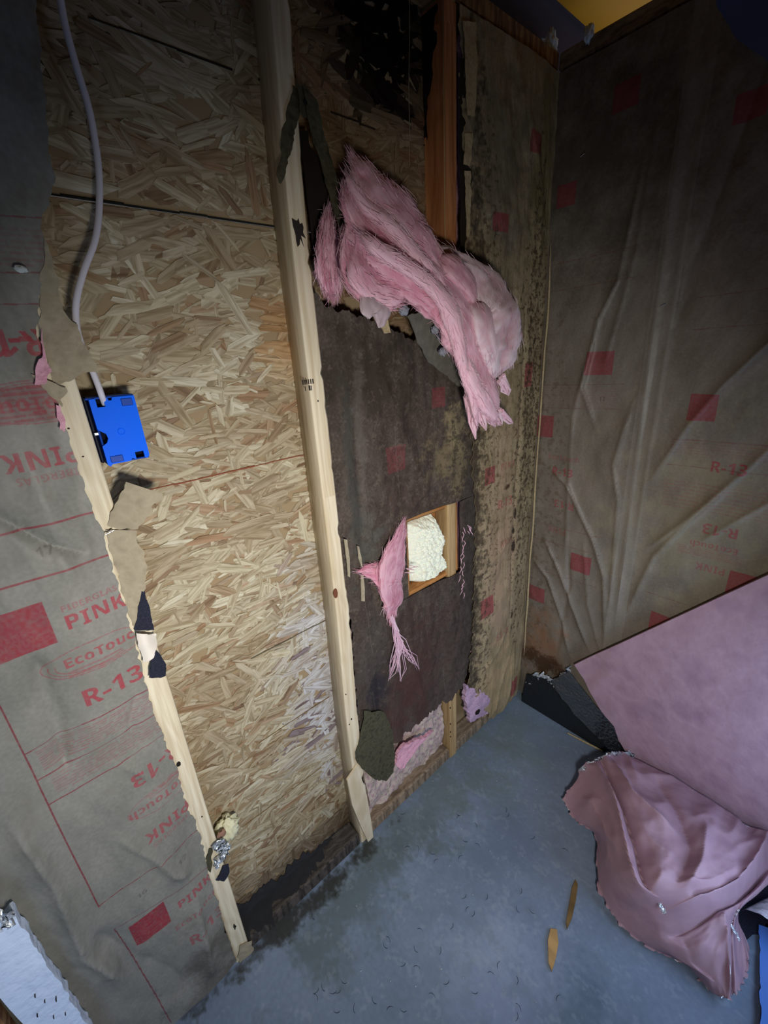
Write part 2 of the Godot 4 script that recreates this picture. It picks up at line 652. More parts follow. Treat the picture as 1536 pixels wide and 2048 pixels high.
func room() -> void:
	# concrete floor
	var c := Canvas.new(1024, 1024, Rect2(-1.6, -0.25, 1.7, 1.95), NZ, NF)
	c.base(c8(112, 128, 150), c8(132, 148, 172), 0.05, 0.5, 0.5)
	c.stain(-0.25, 0.1, 0.42, 0.22, c8(116, 134, 138), 0.6, 0.9, 1.2)
	c.stain(-0.62, 0.06, 0.5, 0.13, c8(104, 118, 116), 0.6, 0.9, 1.4)
	c.stain(-0.95, 0.10, 0.3, 0.12, c8(90, 104, 108), 0.6, 0.9, 1.4)
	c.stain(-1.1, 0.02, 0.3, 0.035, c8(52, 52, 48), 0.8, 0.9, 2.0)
	c.stain(-0.55, 0.30, 0.12, 0.10, c8(106, 122, 146), 0.6, 0.8, 1.4)
	c.stain(-0.78, 0.42, 0.16, 0.10, c8(160, 174, 196), 0.45, 0.9, 1.5)
	c.stain(-0.72, 0.62, 0.10, 0.10, c8(84, 104, 120), 0.6, 0.9, 1.2)
	c.stain(-0.95, 0.5, 0.2, 0.12, c8(120, 136, 168), 0.5, 0.9, 1.4)
	c.speckle(-0.7, 0.4, 0.8, 0.8, c8(110, 124, 138), 0.25, 172, 2.0)
	c.speckle(-0.7, 0.4, 0.8, 0.8, c8(168, 180, 192), 0.2, 182, 3.0)
	var mb := MB.new()
	var P := PackedVector3Array()
	var uv := PackedVector2Array()
	for j in 121:
		for i in 141:
			var x := -2.4 + 2.6 * i / 140.0
			var z := -0.25 + 1.95 * j / 120.0
			P.append(Vector3(x, 0.0 + 0.0012 * (nz(x * 12, z * 12) - 0.5), z))
			uv.append(Vector2((x + 1.6) / 1.7, 1.0 - (z + 0.25) / 1.95))
	mb.grid(P, 140, 120, uv, Vector3.UP)
	mb.box(Vector3(-2.4, -0.12, -0.25), Vector3(0.2, -0.004, 1.22), 0.01)
	struct(obj("floor", mb, textured(c.texture(), 0.5, M.fine_bump, 0.08)), "grey-blue stained concrete floor slab")
	# walls that are not in view, the back one placed and pierced for the unseen lights
	var wm := mat(c8(96, 88, 78), 0.9)
	struct(box_obj("wall_right", Vector3(0.092, 0, -0.12), Vector3(0.12, 2.04, 1.20), M.osb_base))
	var back := MB.new()
	back.box(Vector3(-2.4, 0, 1.02), Vector3(-1.98, 2.3, 1.08))
	back.box(Vector3(-1.62, 0, 1.02), Vector3(-0.62, 2.3, 1.08))
	back.box(Vector3(-1.98, 0.82, 1.02), Vector3(-1.62, 2.3, 1.08))
	back.box(Vector3(-1.98, 0, 1.02), Vector3(-1.62, 0.18, 1.08))
	back.box(Vector3(-0.10, 0, 1.02), Vector3(0.2, 2.3, 1.08))
	back.box(Vector3(-0.62, 0.72, 1.02), Vector3(-0.10, 2.3, 1.08))
	back.box(Vector3(-0.62, 0, 1.02), Vector3(-0.10, 0.20, 1.08))
	struct(obj("wall_back", back, wm))
	struct(box_obj("wall_side", Vector3(-2.46, 0, -0.12), Vector3(-2.4, 2.3, 1.20), wm))

# strand board: flakes lying over one another
func flake(mb: MB, o: Vector3, ln: float, wd: float, ang: float, th: float, col: Color, tilt: float) -> void:
	var d := Vector3(cos(ang), sin(ang), 0)
	var s := Vector3(-sin(ang), cos(ang), 0)
	var pts := []
	var q := [Vector2(-0.5, rng.randf_range(-0.4, 0.1)), Vector2(rng.randf_range(-0.46, -0.3), -0.5), Vector2(rng.randf_range(0.25, 0.45), rng.randf_range(-0.5, -0.35)), Vector2(0.5, rng.randf_range(-0.2, 0.4)), Vector2(rng.randf_range(0.2, 0.45), 0.5), Vector2(rng.randf_range(-0.45, -0.2), rng.randf_range(0.35, 0.5))]
	for k in q:
		pts.append(o + d * k.x * ln + s * k.y * wd + Vector3(0, 0, tilt * k.x))
	var n := Vector3(0, 0, 1)
	n = (n - d * tilt / maxf(ln, 0.01)).normalized()
	var uo := Vector2(rng.randf(), rng.randf())
	for k in range(1, 5):
		mb.tri(pts[0], pts[k], pts[k + 1], n, uo + Vector2(q[0].y * wd * 9, q[0].x * ln * 2.5), uo + Vector2(q[k].y * wd * 9, q[k].x * ln * 2.5), uo + Vector2(q[k + 1].y * wd * 9, q[k + 1].x * ln * 2.5), col)
	for k in 6:
		var m := (k + 1) % 6
		var dn := Vector3(0, 0, -th)
		var ev: Vector3 = (pts[k] + pts[m]) / 2 - o
		mb.quad(pts[k], pts[m], pts[m] + dn, pts[k] + dn, ev, col)

func osb_color(p: Vector2) -> Color:
	var t := rng.randf()
	var c: Color
	if t < 0.46:
		c = c8(204, 188, 156).lerp(c8(188, 170, 136), rng.randf())
	elif t < 0.74:
		c = c8(178, 158, 124).lerp(c8(166, 148, 120), rng.randf())
	elif t < 0.86:
		c = c8(210, 197, 168)
	elif t < 0.95:
		c = c8(156, 124, 90).lerp(c8(158, 114, 82), rng.randf())
	else:
		c = c8(126, 94, 68)
	# broad drifts of tone across the board
	var dr := nz(p.x * 16.0, p.y * 24.0, 40.0)
	c = c.lerp(c8(182, 166, 136), 0.24)
	c = c.lerp(c8(150, 124, 92), clampf(dr * 1.1, 0.0, 0.45)) if dr > 0.0 else c.lerp(c8(212, 198, 166), clampf(-dr * 0.8, 0.0, 0.35))
	if p.x < -0.8:
		# mildew bloom low by the stud, damp at the foot and near the orange run
		var m := clampf(1.25 - Vector2((p.x + 0.885) / 0.11, (p.y - 0.56) / 0.36).length() + nz(p.x * 30, p.y * 30) * 0.7, 0, 1)
		c = c.lerp(c8(204, 199, 200), minf(0.85, m * 0.8))
		if m > 0.3 and rng.randf() < 0.06:
			c = c8(138, 118, 116)
		var o := clampf(1.2 - Vector2((p.x + 0.86) / 0.06, (p.y - 1.43) / 0.09).length(), 0, 1)
		c = c.lerp(c8(176, 112, 56), o * 0.55)
		var b := clampf((0.17 - p.y) / 0.12 + nz(p.x * 20, p.y * 20) * 0.35, 0, 1)
		c = c.lerp(c8(66, 48, 34), b * 0.75)
		var g := clampf((p.x + 1.22) / -0.05, 0, 1)
		c = c.lerp(c8(140, 112, 66), g * 0.3)
	else:
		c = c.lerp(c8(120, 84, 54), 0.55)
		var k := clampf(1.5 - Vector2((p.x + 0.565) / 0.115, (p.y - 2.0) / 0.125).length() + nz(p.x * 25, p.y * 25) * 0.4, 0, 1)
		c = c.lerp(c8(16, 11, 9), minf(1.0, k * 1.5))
	c = Color(c.r * 0.965, c.g, minf(1.0, c.b * 1.045))
	return c.srgb_to_linear()

func left_wall() -> void:
	var wall := Node3D.new()
	wall.name = "wall_left"
	add_child(wall)
	struct(wall, "tan strand board sheathing behind the studs of the left wall")
	var lower := box_obj("sheathing_panel", Vector3(-2.4, 0, -0.072), Vector3(0.12, 1.6195, -0.0595), M.osb_base, wall, 0.001)
	var upper := box_obj("sheathing_panel", Vector3(-2.4, 1.6225, -0.072), Vector3(0.12, 2.32, -0.0595), M.osb_base, wall, 0.001)
	var stuff_lo := MB.new()
	var stuff_up := MB.new()
	var singles := []
	# [x0, x1, y0, y1, how many]
	for z in [[-1.26, -0.81, 0.03, 1.6195, 3000], [-1.26, -0.81, 1.6225, 2.05, 700], [-0.81, -0.41, 1.6225, 2.05, 700], [-0.81, -0.41, 1.3, 1.6195, 300]]:
		var big: int = 105 if z[4] > 2000 else 55
		for k in z[4]:
			var f: float = float(k) / z[4]
			var p := Vector2(rng.randf_range(z[0], z[1]), rng.randf_range(z[2], z[3]))
			var is_big: bool = k >= z[4] * 0.72 and singles.size() < 300 and rng.randf() < big / (z[4] * 0.28)
			var ln := rng.randf_range(0.03, 0.10) * (1.0 if f < 0.7 else 0.75)
			var wd := clampf(ln * rng.randf_range(0.10, 0.30), 0.004, 0.021)
			if is_big:
				ln = rng.randf_range(0.065, 0.125)
				wd = rng.randf_range(0.011, 0.022)
			if not is_big and rng.randf() < 0.10:
				ln = rng.randf_range(0.006, 0.02)
				wd = ln * rng.randf_range(0.25, 0.5)
			var ang := rng.randfn(0.0, 0.40)
			if rng.randf() < 0.15:
				ang += PI / 2
			# keep inside its own panel
			var ry := absf(sin(ang)) * ln / 2 + wd / 2
			p.y = clampf(p.y, z[2] + ry, z[3] - ry)
			var o := Vector3(p.x, p.y, -0.0593 + 0.0026 * f)
			var tilt := rng.randf_range(-0.0012, 0.0012)
			var col := osb_color(p)
			if is_big:
				var mb := MB.new()
				flake(mb, Vector3(0, 0, 0), ln, wd, ang, 0.0006, col, tilt)
				singles.append([mb, o, z[2] < 1.62])
			else:
				flake(stuff_lo if z[2] < 1.62 else stuff_up, o, ln, wd, ang, 0.0005, col, tilt)
	for s in singles:
		var ob := obj("wood_flake", s[0], M.flake, lower if s[2] else upper)
		ob.position = s[1]
	obj("pressed_strands", stuff_lo, M.flake, lower).set_meta("kind", "stuff")
	obj("pressed_strands", stuff_up, M.flake, upper).set_meta("kind", "stuff")
	# printed nailing lines and the dark joint
	for y in [[1.828, upper, -1.20, -0.82, c8(40, 34, 26)], [1.817, upper, -0.7, -0.41, c8(46, 36, 28)], [1.621, lower, -1.24, -0.82, c8(26, 30, 26)], [1.200, lower, -1.16, -0.82, c8(132, 74, 52)], [0.777, lower, -1.05, -0.82, c8(92, 84, 66)], [0.543, lower, -1.20, -0.87, c8(112, 90, 58)], [0.33, lower, -1.19, -0.88, c8(120, 100, 66)]]:
		var mb := MB.new()
		var x: float = y[2]
		while x < y[3]:
			var l := rng.randf_range(0.03, 0.09)
			if rng.randf() < 0.85:
				var yy: float = y[0] + nz(x * 20, 3.0) * 0.0025
				var hw := rng.randf_range(0.0007, 0.0016)
				mb.box(Vector3(x, yy - hw, -0.0568), Vector3(minf(x + l, y[3]), yy + hw, -0.0556), 0.0003)
			x += l
		obj("nailing_line", mb, mat(y[4], 0.9), y[1])

func stud(called: String, label: String, x0: float, x1: float, z0: float, z1: float, y0: float, y1: float, m: Material, wane: Callable) -> Node3D:
	var o := thing(called, label, "stud", "")
	var mb := MB.new()
	var P := PackedVector3Array()
	var uv := PackedVector2Array()
	var ny := 160
	var ring := [Vector2(x0, z0), Vector2(x0, z1 - 0.004), Vector2(x0 + 0.0015, z1 - 0.0012), Vector2(x0 + 0.005, z1), Vector2((x0 + x1) / 2, z1), Vector2(x1 - 0.005, z1), Vector2(x1 - 0.0015, z1 - 0.0012), Vector2(x1, z1 - 0.004), Vector2(x1, z0), Vector2(x0, z0)]
	for j in ny + 1:
		var y := y0 + (y1 - y0) * j / ny
		var acc := 0.0
		for i in ring.size():
			var p: Vector2 = ring[i]
			var d: Vector3 = wane.call(i, y)
			P.append(Vector3(p.x + d.x, y, p.y + d.z))
			if i > 0:
				acc += (p - ring[i - 1]).length()
			uv.append(Vector2(acc * 5.0, y * 0.9))
	mb.grid(P, ring.size() - 1, ny, uv, Vector3.ZERO, true)
	mb.quad(P[0], P[3], P[5], P[8], Vector3.DOWN)
	var e := ny * ring.size()
	mb.quad(P[e], P[e + 3], P[e + 5], P[e + 8], Vector3.UP)
	obj("body", mb, m, o)
	return o

func disc(mb: MB, c: Vector3, rx: float, ry: float, n := 14, wob := 0.15, dep := 0.0006) -> void:
	var a := []
	for k in n:
		var t := TAU * k / n
		var r := 1.0 + wob * nz(k * 3.1, c.x * 40, c.y * 40)
		a.append(Vector2(c.x + cos(t) * rx * r, c.y + sin(t) * ry * r))
	mb.slab(a, func(p: Vector2) -> Vector3: return Vector3(p.x, p.y, c.z + dep), Vector3(0, 0, 1), dep + 0.001)

func spot(called: String, p: Vector2, rx: float, ry: float, m: Material, parent: Node, z := 0.0) -> MeshInstance3D:
	var mb := MB.new()
	disc(mb, Vector3(p.x, p.y, z), rx, ry, 18, 0.9 if m == M.ink else 0.2)
	return obj(called, mb, m, parent)

func studs() -> void:
	# the bare stud in the middle: its right arris is chipped away in places, a bite is missing low down
	var s1 := stud("wall_stud", "bare pale pine stud between the strand board and the blackened bay", -0.850, -0.812, -0.058, 0.0, 0.0, 2.04, M.stud, func(i: int, y: float) -> Vector3:
		var d := Vector3(nz(y * 4, i) * 0.001 + 0.014 * smoothstep(1.55, 2.0, y) - 0.009 * (1.0 - smoothstep(0.45, 0.85, y)), 0, nz(y * 9, i, 4) * 0.0008)
		if i >= 5 and i <= 8:
			var chip := maxf(0.0, nz(y * 55, 20.0) + nz(y * 160, 31.0) * 0.5 - 0.15) * 0.007
			if y > 0.87:
				chip += 0.003
			if y > 0.22 and y < 0.27:
				chip += 0.016 * (1.0 - absf(y - 0.245) / 0.025)
			if y < 0.12:
				chip += 0.003
			if i < 8:
				d.x -= chip
			if i == 7:
				d.z -= chip * 1.2
		return d)
	for k in [[671, 1187, 0.0062, 0.013, M.knot], [697, 1577, 0.006, 0.009, M.dark], [586, 462, 0.011, 0.019, M.ink], [686, 1458, 0.0016, 0.002, M.dark], [703, 1438, 0.002, 0.003, M.dark], [636, 802, 0.0012, 0.002, M.dark], [675, 1400, 0.0015, 0.002, M.dark]]:
		var p := L(k[0], k[1])
		var big: bool = k[4] == M.ink
		spot("ink_smudge" if big else ("knot" if k[2] > 0.004 else "nail_hole"), Vector2(clampf(p.x, -0.834 if big else -0.852, -0.818), p.y), k[2] * (0.85 if big else 1.0), k[3], k[4], s1)
	# mill stamp: two short rows of upright figures, printed sideways
	var st := MB.new()
	var o := L(616, 768)
	for row in 2:
		for k in 6:
			if rng.randf() < 0.85:
				var a := Vector3(o.x - 0.012 + k * 0.0045, o.y + 0.004 - row * 0.012, 0)
				st.box(a + Vector3(0, -0.0045, -0.001), a + Vector3(rng.randf_range(0.0012, 0.003), 0.0045, 0.0006), 0.0002)
	obj("mill_stamp", st, M.ink, s1)
	# stud by the left insulation
	var s0 := stud("wall_stud", "pale stud showing as a narrow strip along the torn left insulation paper", -1.258, -1.220, -0.058, 0.0, 0.0, 2.04, textured(wood_tex(c8(226, 216, 190), c8(196, 180, 150), 21), 0.75), func(i: int, y: float) -> Vector3: return Vector3(nz(y * 5, i) * 0.0008, 0, nz(y * 8, i) * 0.0008))
	for k in [[357, 1528, 0.004, 0.006, M.dark], [469, 1853, 0.003, 0.008, M.ink], [137, 857, 0.0015, 0.0012, M.dark], [166, 913, 0.0015, 0.0012, M.dark], [198, 1050, 0.0016, 0.001, M.dark], [333, 1340, 0.001, 0.001, M.dark], [404, 1633, 0.0016, 0.002, M.dark]]:
		var p := L(k[0], k[1])
		spot("knot" if k[2] > 0.002 else "nail_hole", Vector2(clampf(p.x, -1.254, -1.224), p.y), k[2], k[3], k[4], s0)
	# stud between the blackened bay and the corner bay
	var s2 := stud("wall_stud", "orange water-stained stud at the right of the blackened bay", -0.446, -0.408, -0.058, 0.0, 0.0, 2.04, M.stud_orange, func(i: int, y: float) -> Vector3: return Vector3(nz(y * 5, i, 9) * 0.001, 0, nz(y * 8, i, 9) * 0.001))
	for k in [[907, 458], [905, 497], [909, 430], [893, 1455], [898, 1467], [896, 1478], [884, 1430]]:
		var p := L(k[0], k[1])
		spot("nail_hole", Vector2(clampf(p.x, -0.443, -0.412), p.y), 0.0022, 0.0035, M.dark, s2)
	var os := MB.new()
	patch(os, [Vector2(-0.4455, 2.035), Vector2(-0.4455, 1.28)], [Vector2(-0.4085, 2.035), Vector2(-0.4085, 1.22)], 10, 90, func(p: Vector2) -> Vector3: return Vector3(p.x, p.y, 0.0013), Vector3(0, 0, 1), 0.0005, Rect2(0, 0, 0.3, 1.0), Vector4(0, 0, 0, 0.03), 5.0)
	patch(os, [Vector2(-0.057, 2.035), Vector2(-0.057, 1.2)], [Vector2(-0.001, 2.035), Vector2(-0.001, 1.26)], 10, 90, func(p: Vector2) -> Vector3: return Vector3(-0.4474, p.y, p.x), Vector3(-1, 0, 0), 0.0005, Rect2(0, 0, 0.3, 1.0), Vector4(0, 0, 0, 0.03), 6.0)
	obj("orange_stain", os, textured(wood_tex(c8(190, 128, 82), c8(146, 88, 50), 16), 0.75), s2).set_meta("label", "orange water stain")
	# a black run of water at the head of that stud
	var blk := MB.new()
	patch(blk, [Vector2(-0.057, 2.03), Vector2(-0.057, 1.9), Vector2(-0.053, 1.82)], [Vector2(-0.012, 2.03), Vector2(-0.03, 1.93), Vector2(-0.06, 1.83)], 8, 24, func(p: Vector2) -> Vector3: return Vector3(-0.4482, p.y, p.x), Vector3(-1, 0, 0), 0.0004, Rect2(0, 0, 1, 1), Vector4(0, 0.012, 0, 0.02), 3.0)
	obj("black_stain", blk, mat(c8(34, 20, 14), 0.95), s2)
	# bottom plates between the studs
	var plate := func(label: String, x0: float, x1: float, m: Material) -> void:
		var t := thing("bottom_plate", label, "plate")
		var mb := MB.new()
		mb.box(Vector3(x0, 0, -0.058), Vector3(x1, 0.044, -0.001), 0.004, Transform3D.IDENTITY, Color.WHITE, 4.0)
		obj("body", mb, m, t)
	plate.call("mould-darkened bottom plate at the foot of the bare strand board", -1.219, -0.862, M.plate_mould)
	plate.call("grey dusty bottom plate under the blackened bay", -0.819, -0.447, M.plate_old)
	plate.call("bottom plate under the corner bay, behind the ragged paper", -0.407, -0.002, M.plate_old)
	# the splintered lower end of the middle stud, lifted off
	var sp := MB.new()
	var pl := []
	for q in [[694, 1560], [714, 1530], [722, 1555], [733, 1590], [741, 1640], [746, 1684], [735, 1687], [722, 1655], [704, 1610]]:
		var v := L(q[0], q[1], 0.006)
		pl.append(Vector2(v.x, v.y))
	sp.slab(pl, func(p: Vector2) -> Vector3: return Vector3(p.x, maxf(p.y, 0.001), 0.008 + 0.03 * clampf(0.12 - p.y, 0, 0.12)), Vector3(0, 0, 1), 0.006)
	tag(obj("wood_splinter", sp, M.stud), "split sliver of pine standing at the foot of the bare stud", "splinter")
	# black mould crust creeping along the foot of the left bay
	var mo := MB.new()
	patch(mo, [Vector2(-1.23, 0.085), Vector2(-1.1, 0.07), Vector2(-1.0, 0.05), Vector2(-0.90, 0.044)], [Vector2(-1.23, 0.0445), Vector2(-1.1, 0.0445), Vector2(-1.0, 0.0445), Vector2(-0.9, 0.0445)], 6, 60, func(p: Vector2) -> Vector3: return Vector3(p.x, p.y, -0.053 + 0.004 * nz(p.x * 90, p.y * 90)), Vector3(0, 0, 1), 0.003, Rect2(0, 0, 1, 1), Vector4(0.03, 0, 0, 0), 8.0)
	patch(mo, [Vector2(-1.219, -0.055), Vector2(-1.1, -0.055), Vector2(-1.0, -0.055), Vector2(-0.93, -0.052)], [Vector2(-1.219, -0.003), Vector2(-1.1, -0.012), Vector2(-1.0, -0.028), Vector2(-0.93, -0.044)], 8, 60, func(p: Vector2) -> Vector3: return Vector3(p.x, 0.0455 + 0.002 * nz(p.x * 90, p.y * 90), p.y), Vector3.UP, 0.001, Rect2(0, 0, 1, 1), Vector4(0, 0.03, 0, 0), 9.0)
	tag(obj("mould_crust", mo, mat(c8(46, 47, 50), 0.95)), "black mould crust along the bottom plate below the strand board", "mould")

# the red print that repeats on the paper
const RED := Color(0.62, 0.24, 0.27)
func block(c: Canvas, x: float, y: float, rot: float, s: float, al: float) -> void:
	# origin: lower left of the big word, running right (rot 0) or upside down (rot PI)
	var o := Vector2(x, y)
	var at := func(dx: float, dy: float) -> Vector2: return o + Vector2(dx, dy).rotated(rot) * s
	c.text(glyph("PINK"), at.call(0, 0), 0.024 * s, rot, RED, al, 1.05)
	c.text(glyph("FIBERGLAS"), at.call(0, 0.031), 0.010 * s, rot, RED, al * 0.45, 1.1)
	# swoosh oval with the word in it
	for k in 28:
		for ring in 3:
			var a0 := TAU * k / 28
			var a1 := TAU * (k + 1) / 28
			var e := 1.0 - ring * 0.12
			if ring > 0 and (sin(a0) > 0.3 or cos(a0) > 0.5):
				continue
			var p0: Vector2 = at.call(0.022 + cos(a0) * 0.072 * e, -0.058 + sin(a0) * 0.026 * e)
			var p1: Vector2 = at.call(0.022 + cos(a1) * 0.072 * e, -0.058 + sin(a1) * 0.026 * e)
			c.line(p0, p1, 0.0016 * s, RED, al * 0.55)
	c.text(glyph("EcoTouch"), at.call(-0.020, -0.062), 0.018 * s, rot, RED, al * 0.85, 1.1)
	for k in 2:
		c.line(at.call(-0.02, -0.070 - k * 0.007), at.call(0.055 - k * 0.02, -0.070 - k * 0.007), 0.003 * s, RED, al * 0.4)
	c.text(glyph("R-13"), at.call(-0.014, -0.142), 0.031 * s, rot, RED, al, 1.05)

func red_square(c: Canvas, x0: float, y0: float, x1: float, y1: float, al: float) -> void:
	c.poly([Vector2(x0, y0), Vector2(x1, y0), Vector2(x1, y1), Vector2(x0, y1)], Color(0.56, 0.20, 0.23), al)
	var ww := gwidth("CORNING")
	var hh := (x1 - x0) * 0.7 / ww
	c.text(glyph("OWENS"), Vector2(x0 + (x1 - x0) * 0.15, y0 + (y1 - y0) * 0.36), hh, 0, c8(150, 110, 100), 0.22)
	c.text(glyph("CORNING"), Vector2(x0 + (x1 - x0) * 0.15, y0 + (y1 - y0) * 0.18), hh, 0, c8(150, 110, 100), 0.22)

func fine_print(c: Canvas, x0: float, x1: float, y0: float, y1: float, n: int, al: float) -> void:
	for k in n:
		var y := y1 + (y0 - y1) * (k + 0.5) / n
		var x := x0
		while x < x1:
			var l := rng.randf_range(0.008, 0.03)
			c.line(Vector2(x, y), Vector2(minf(x + l, x1), y), (y1 - y0) / n * 0.45, RED, al * rng.randf_range(0.6, 1.0))
			x += l + rng.randf_range(0.002, 0.005)

func left_batt() -> void:
	var R := Rect2(-1.78, -0.02, 0.64, 2.08)
	var c := Canvas.new(640, 2048, R, NZ, NF)
	c.base(c8(120, 120, 112), c8(140, 138, 130), 0.06, 0.8, 0.5)
	var bx := -1.427
	# border and cross lines
	c.line(Vector2(bx, 0.40 + 0.61), Vector2(bx, 0.497), 0.0022, RED * 0.75, 0.75)
	for y in [0.867, 0.813, 0.762, 0.499]:
		c.line(Vector2(bx, y), Vector2(-1.15, y + (0.001 if y > 0.6 else -0.01)), 0.0018, RED * 0.8, 0.7)
	c.line(Vector2(-1.422, 0.415), Vector2(-1.2, 0.36), 0.0018, RED * 0.7, 0.5)
	c.line(Vector2(-1.423, 0.415), Vector2(-1.408, 0.03), 0.0022, RED * 0.7, 0.65)
	for y in [1.2, 1.129]:
		c.line(Vector2(-1.45, y), Vector2(-1.15, y), 0.0028, RED * 0.85, 0.75)
	for y in [1.57, 1.51, 1.475]:
		c.line(Vector2(-1.36, y), Vector2(-1.17, y + 0.008), 0.0016, RED * 0.8, 0.5)
	fine_print(c, -1.415, -1.245, 0.822, 0.862, 9, 0.34)
	fine_print(c, -1.412, -1.245, 0.772, 0.808, 7, 0.26)
	fine_print(c, -1.40, -1.17, 1.338, 1.384, 7, 0.5)
	fine_print(c, -1.40, -1.2, 1.52, 1.565, 7, 0.2)
	c.poly([Vector2(-1.4, 1.338), Vector2(-1.2, 1.338), Vector2(-1.2, 1.384), Vector2(-1.4, 1.384)], RED * 0.8, 0.25)
	# upright block, then upside-down blocks
	block(c, -1.325, 1.037, 0.0, 1.0, 0.8)
	block(c, -1.250, 0.583, PI, 1.0, 0.62)
	block(c, -1.243, 1.302, PI, 1.05, 0.7)
	red_square(c, -1.43, 1.024, -1.342, 1.094, 0.8)
	red_square(c, -1.405, 0.322, -1.342, 0.39, 0.85)
	c.text(glyph("17"), Vector2(-1.328, 1.157), 0.014, 0, c8(88, 84, 78), 0.55)
	c.text(glyph("17"), Vector2(-1.298, 0.452), 0.012, 0, c8(88, 84, 78), 0.5)
	c.text(glyph("16"), Vector2(-1.375, 0.447), 0.012, 0, c8(88, 84, 78), 0.5)
	c.text(glyph("PINK"), Vector2(-1.322, 0.335), 0.022, 0, RED, 0.6)
	c.text(glyph("EcoTouch"), Vector2(-1.34, 0.285), 0.016, 0, RED, 0.4)
	c.text(glyph("R-13"), Vector2(-1.325, 0.212), 0.03, 0, RED, 0.5)
	c.text(glyph("R-13"), Vector2(-1.243, 1.449), 0.031, PI, RED, 0.8)
	# grime; the blotch at the top is shade put into the colour
	c.stain(-1.26, 0.08, 0.14, 0.16, c8(78, 70, 62), 0.55, 0.9, 1.2)
	c.stain(-1.2, 1.95, 0.3, 0.3, c8(92, 84, 74), 0.5, 0.8, 1.0)
	c.stain(-1.21, 1.385, 0.025, 0.012, c8(70, 72, 68), 0.5, 0.8, 1.5)
	c.speckle(-1.4, 0.9, 0.3, 1.0, c8(112, 106, 96), 0.2, 190, 1.5)
	var RG := [[[Vector2(-1.372, 1.02), Vector2(-1.378, 0.92), Vector2(-1.392, 0.80)], 0.014, -0.010], [[Vector2(-1.47, 0.80), Vector2(-1.46, 0.62), Vector2(-1.47, 0.42), Vector2(-1.44, 0.25)], 0.018, 0.013], [[Vector2(-1.445, 0.45), Vector2(-1.425, 0.30), Vector2(-1.39, 0.18), Vector2(-1.38, 0.08)], 0.016, -0.013], [[Vector2(-1.275, 0.93), Vector2(-1.272, 0.87), Vector2(-1.292, 0.83), Vector2(-1.29, 0.75)], 0.007, -0.005], [[Vector2(-1.37, 0.62), Vector2(-1.33, 0.52), Vector2(-1.31, 0.44), Vector2(-1.28, 0.40)], 0.012, 0.007], [[Vector2(-1.37, 1.25), Vector2(-1.31, 1.17), Vector2(-1.27, 1.14)], 0.010, -0.006], [[Vector2(-1.29, 0.34), Vector2(-1.30, 0.18), Vector2(-1.31, 0.05)], 0.016, 0.009], [[Vector2(-1.28, 1.95), Vector2(-1.25, 1.7), Vector2(-1.26, 1.5)], 0.02, -0.012], [[Vector2(-1.52, 0.9), Vector2(-1.54, 0.5), Vector2(-1.52, 0.1)], 0.025, 0.014], [[Vector2(-1.34, 0.78), Vector2(-1.27, 0.66), Vector2(-1.25, 0.6)], 0.008, 0.004]]
	var place := func(p: Vector2) -> Vector3:
		var over := clampf((p.x + 1.30) / 0.04, 0.0, 1.0)
		var h := 0.004 + (1.0 - over) * 0.012 * (0.6 + nz(p.x * 7, p.y * 5)) + ridges(p, RG) * 1.7 * (1.0 - 0.7 * over) + 0.003 * nz(p.x * 45, p.y * 22)
		return Vector3(p.x, p.y, maxf(h, 0.0015))
	var right := L2([[62, -60], [80, 120], [96, 300], [112, 370], [88, 430], [92, 500], [80, 590], [74, 655], [88, 720], [62, 748], [104, 775], [116, 812], [142, 890], [178, 1000], [202, 1058], [238, 1180], [266, 1262], [284, 1345], [310, 1430], [328, 1480], [350, 1530], [372, 1600], [396, 1662], [412, 1722], [419, 1751], [434, 1803], [448, 1857], [472, 1918]])
	var mb := MB.new()
	patch(mb, [Vector2(-1.76, right[0].y), Vector2(-1.76, maxf(right[-1].y, 0.0))], right, 110, 420, place, Vector3(0, 0, 1), 0.0012, R, Vector4(0, 0.004, 0, 0), 2.0)
	var t := thing("insulation_batt", "paper-faced insulation batt with red lettering at the left, behind the pale strip of stud", "insulation")
	obj("kraft_facing", mb, textured(c.texture(), 0.55, M.crumple, 0.35, {"clearcoat_enabled": true, "clearcoat": 0.12, "clearcoat_roughness": 0.4}), t)
	box_obj("fibreglass_core", Vector3(-1.66, 0.04, -0.056), Vector3(-1.30, 2.03, -0.001), M.pink_plain, t, 0.01)
	# pieces of the paper's flange still stapled to the stud
	var flap := func(called: String, label: String, a: Array, b: Array, curl: float, m: Material, sd: float, off := 0.003) -> MeshInstance3D:
		var f := MB.new()
		var pl := func(p: Vector2) -> Vector3: return Vector3(p.x, p.y, off + maxf(0.0, p.x + 1.235) * curl + 0.0018 * nz(p.x * 60, p.y * 60, sd))
		patch(f, L2(a), L2(b), 16, 30, pl, Vector3(0, 0, 1), 0.001, Rect2(0, 0, 1, 1), Vector4(0.003, 0.004, 0, 0.004), sd)
		var ob := obj(called, f, m)
		tag(ob, label, "paper scrap")
		return ob
	flap.call("paper_flap", "grey paper flap hanging over the white cable above the blue box", [[88, 480], [80, 590], [76, 656], [92, 715], [106, 768]], [[98, 500], [112, 560], [126, 610], [158, 668], [192, 742]], 0.25, M.kraft, 4.0)
	flap.call("paper_flap", "square-ended paper flap sticking out below the blue box", [[247, 960], [230, 1000], [214, 1054]], [[318, 982], [300, 1010], [272, 1056]], 0.3, M.kraft, 5.0)
	flap.call("paper_flap", "wrinkled paper flap with bright glints under the square-ended flap", [[210, 1058], [228, 1130], [250, 1200], [268, 1256]], [[268, 1058], [288, 1130], [284, 1175], [272, 1252]], 0.22, M.kraft, 6.0)
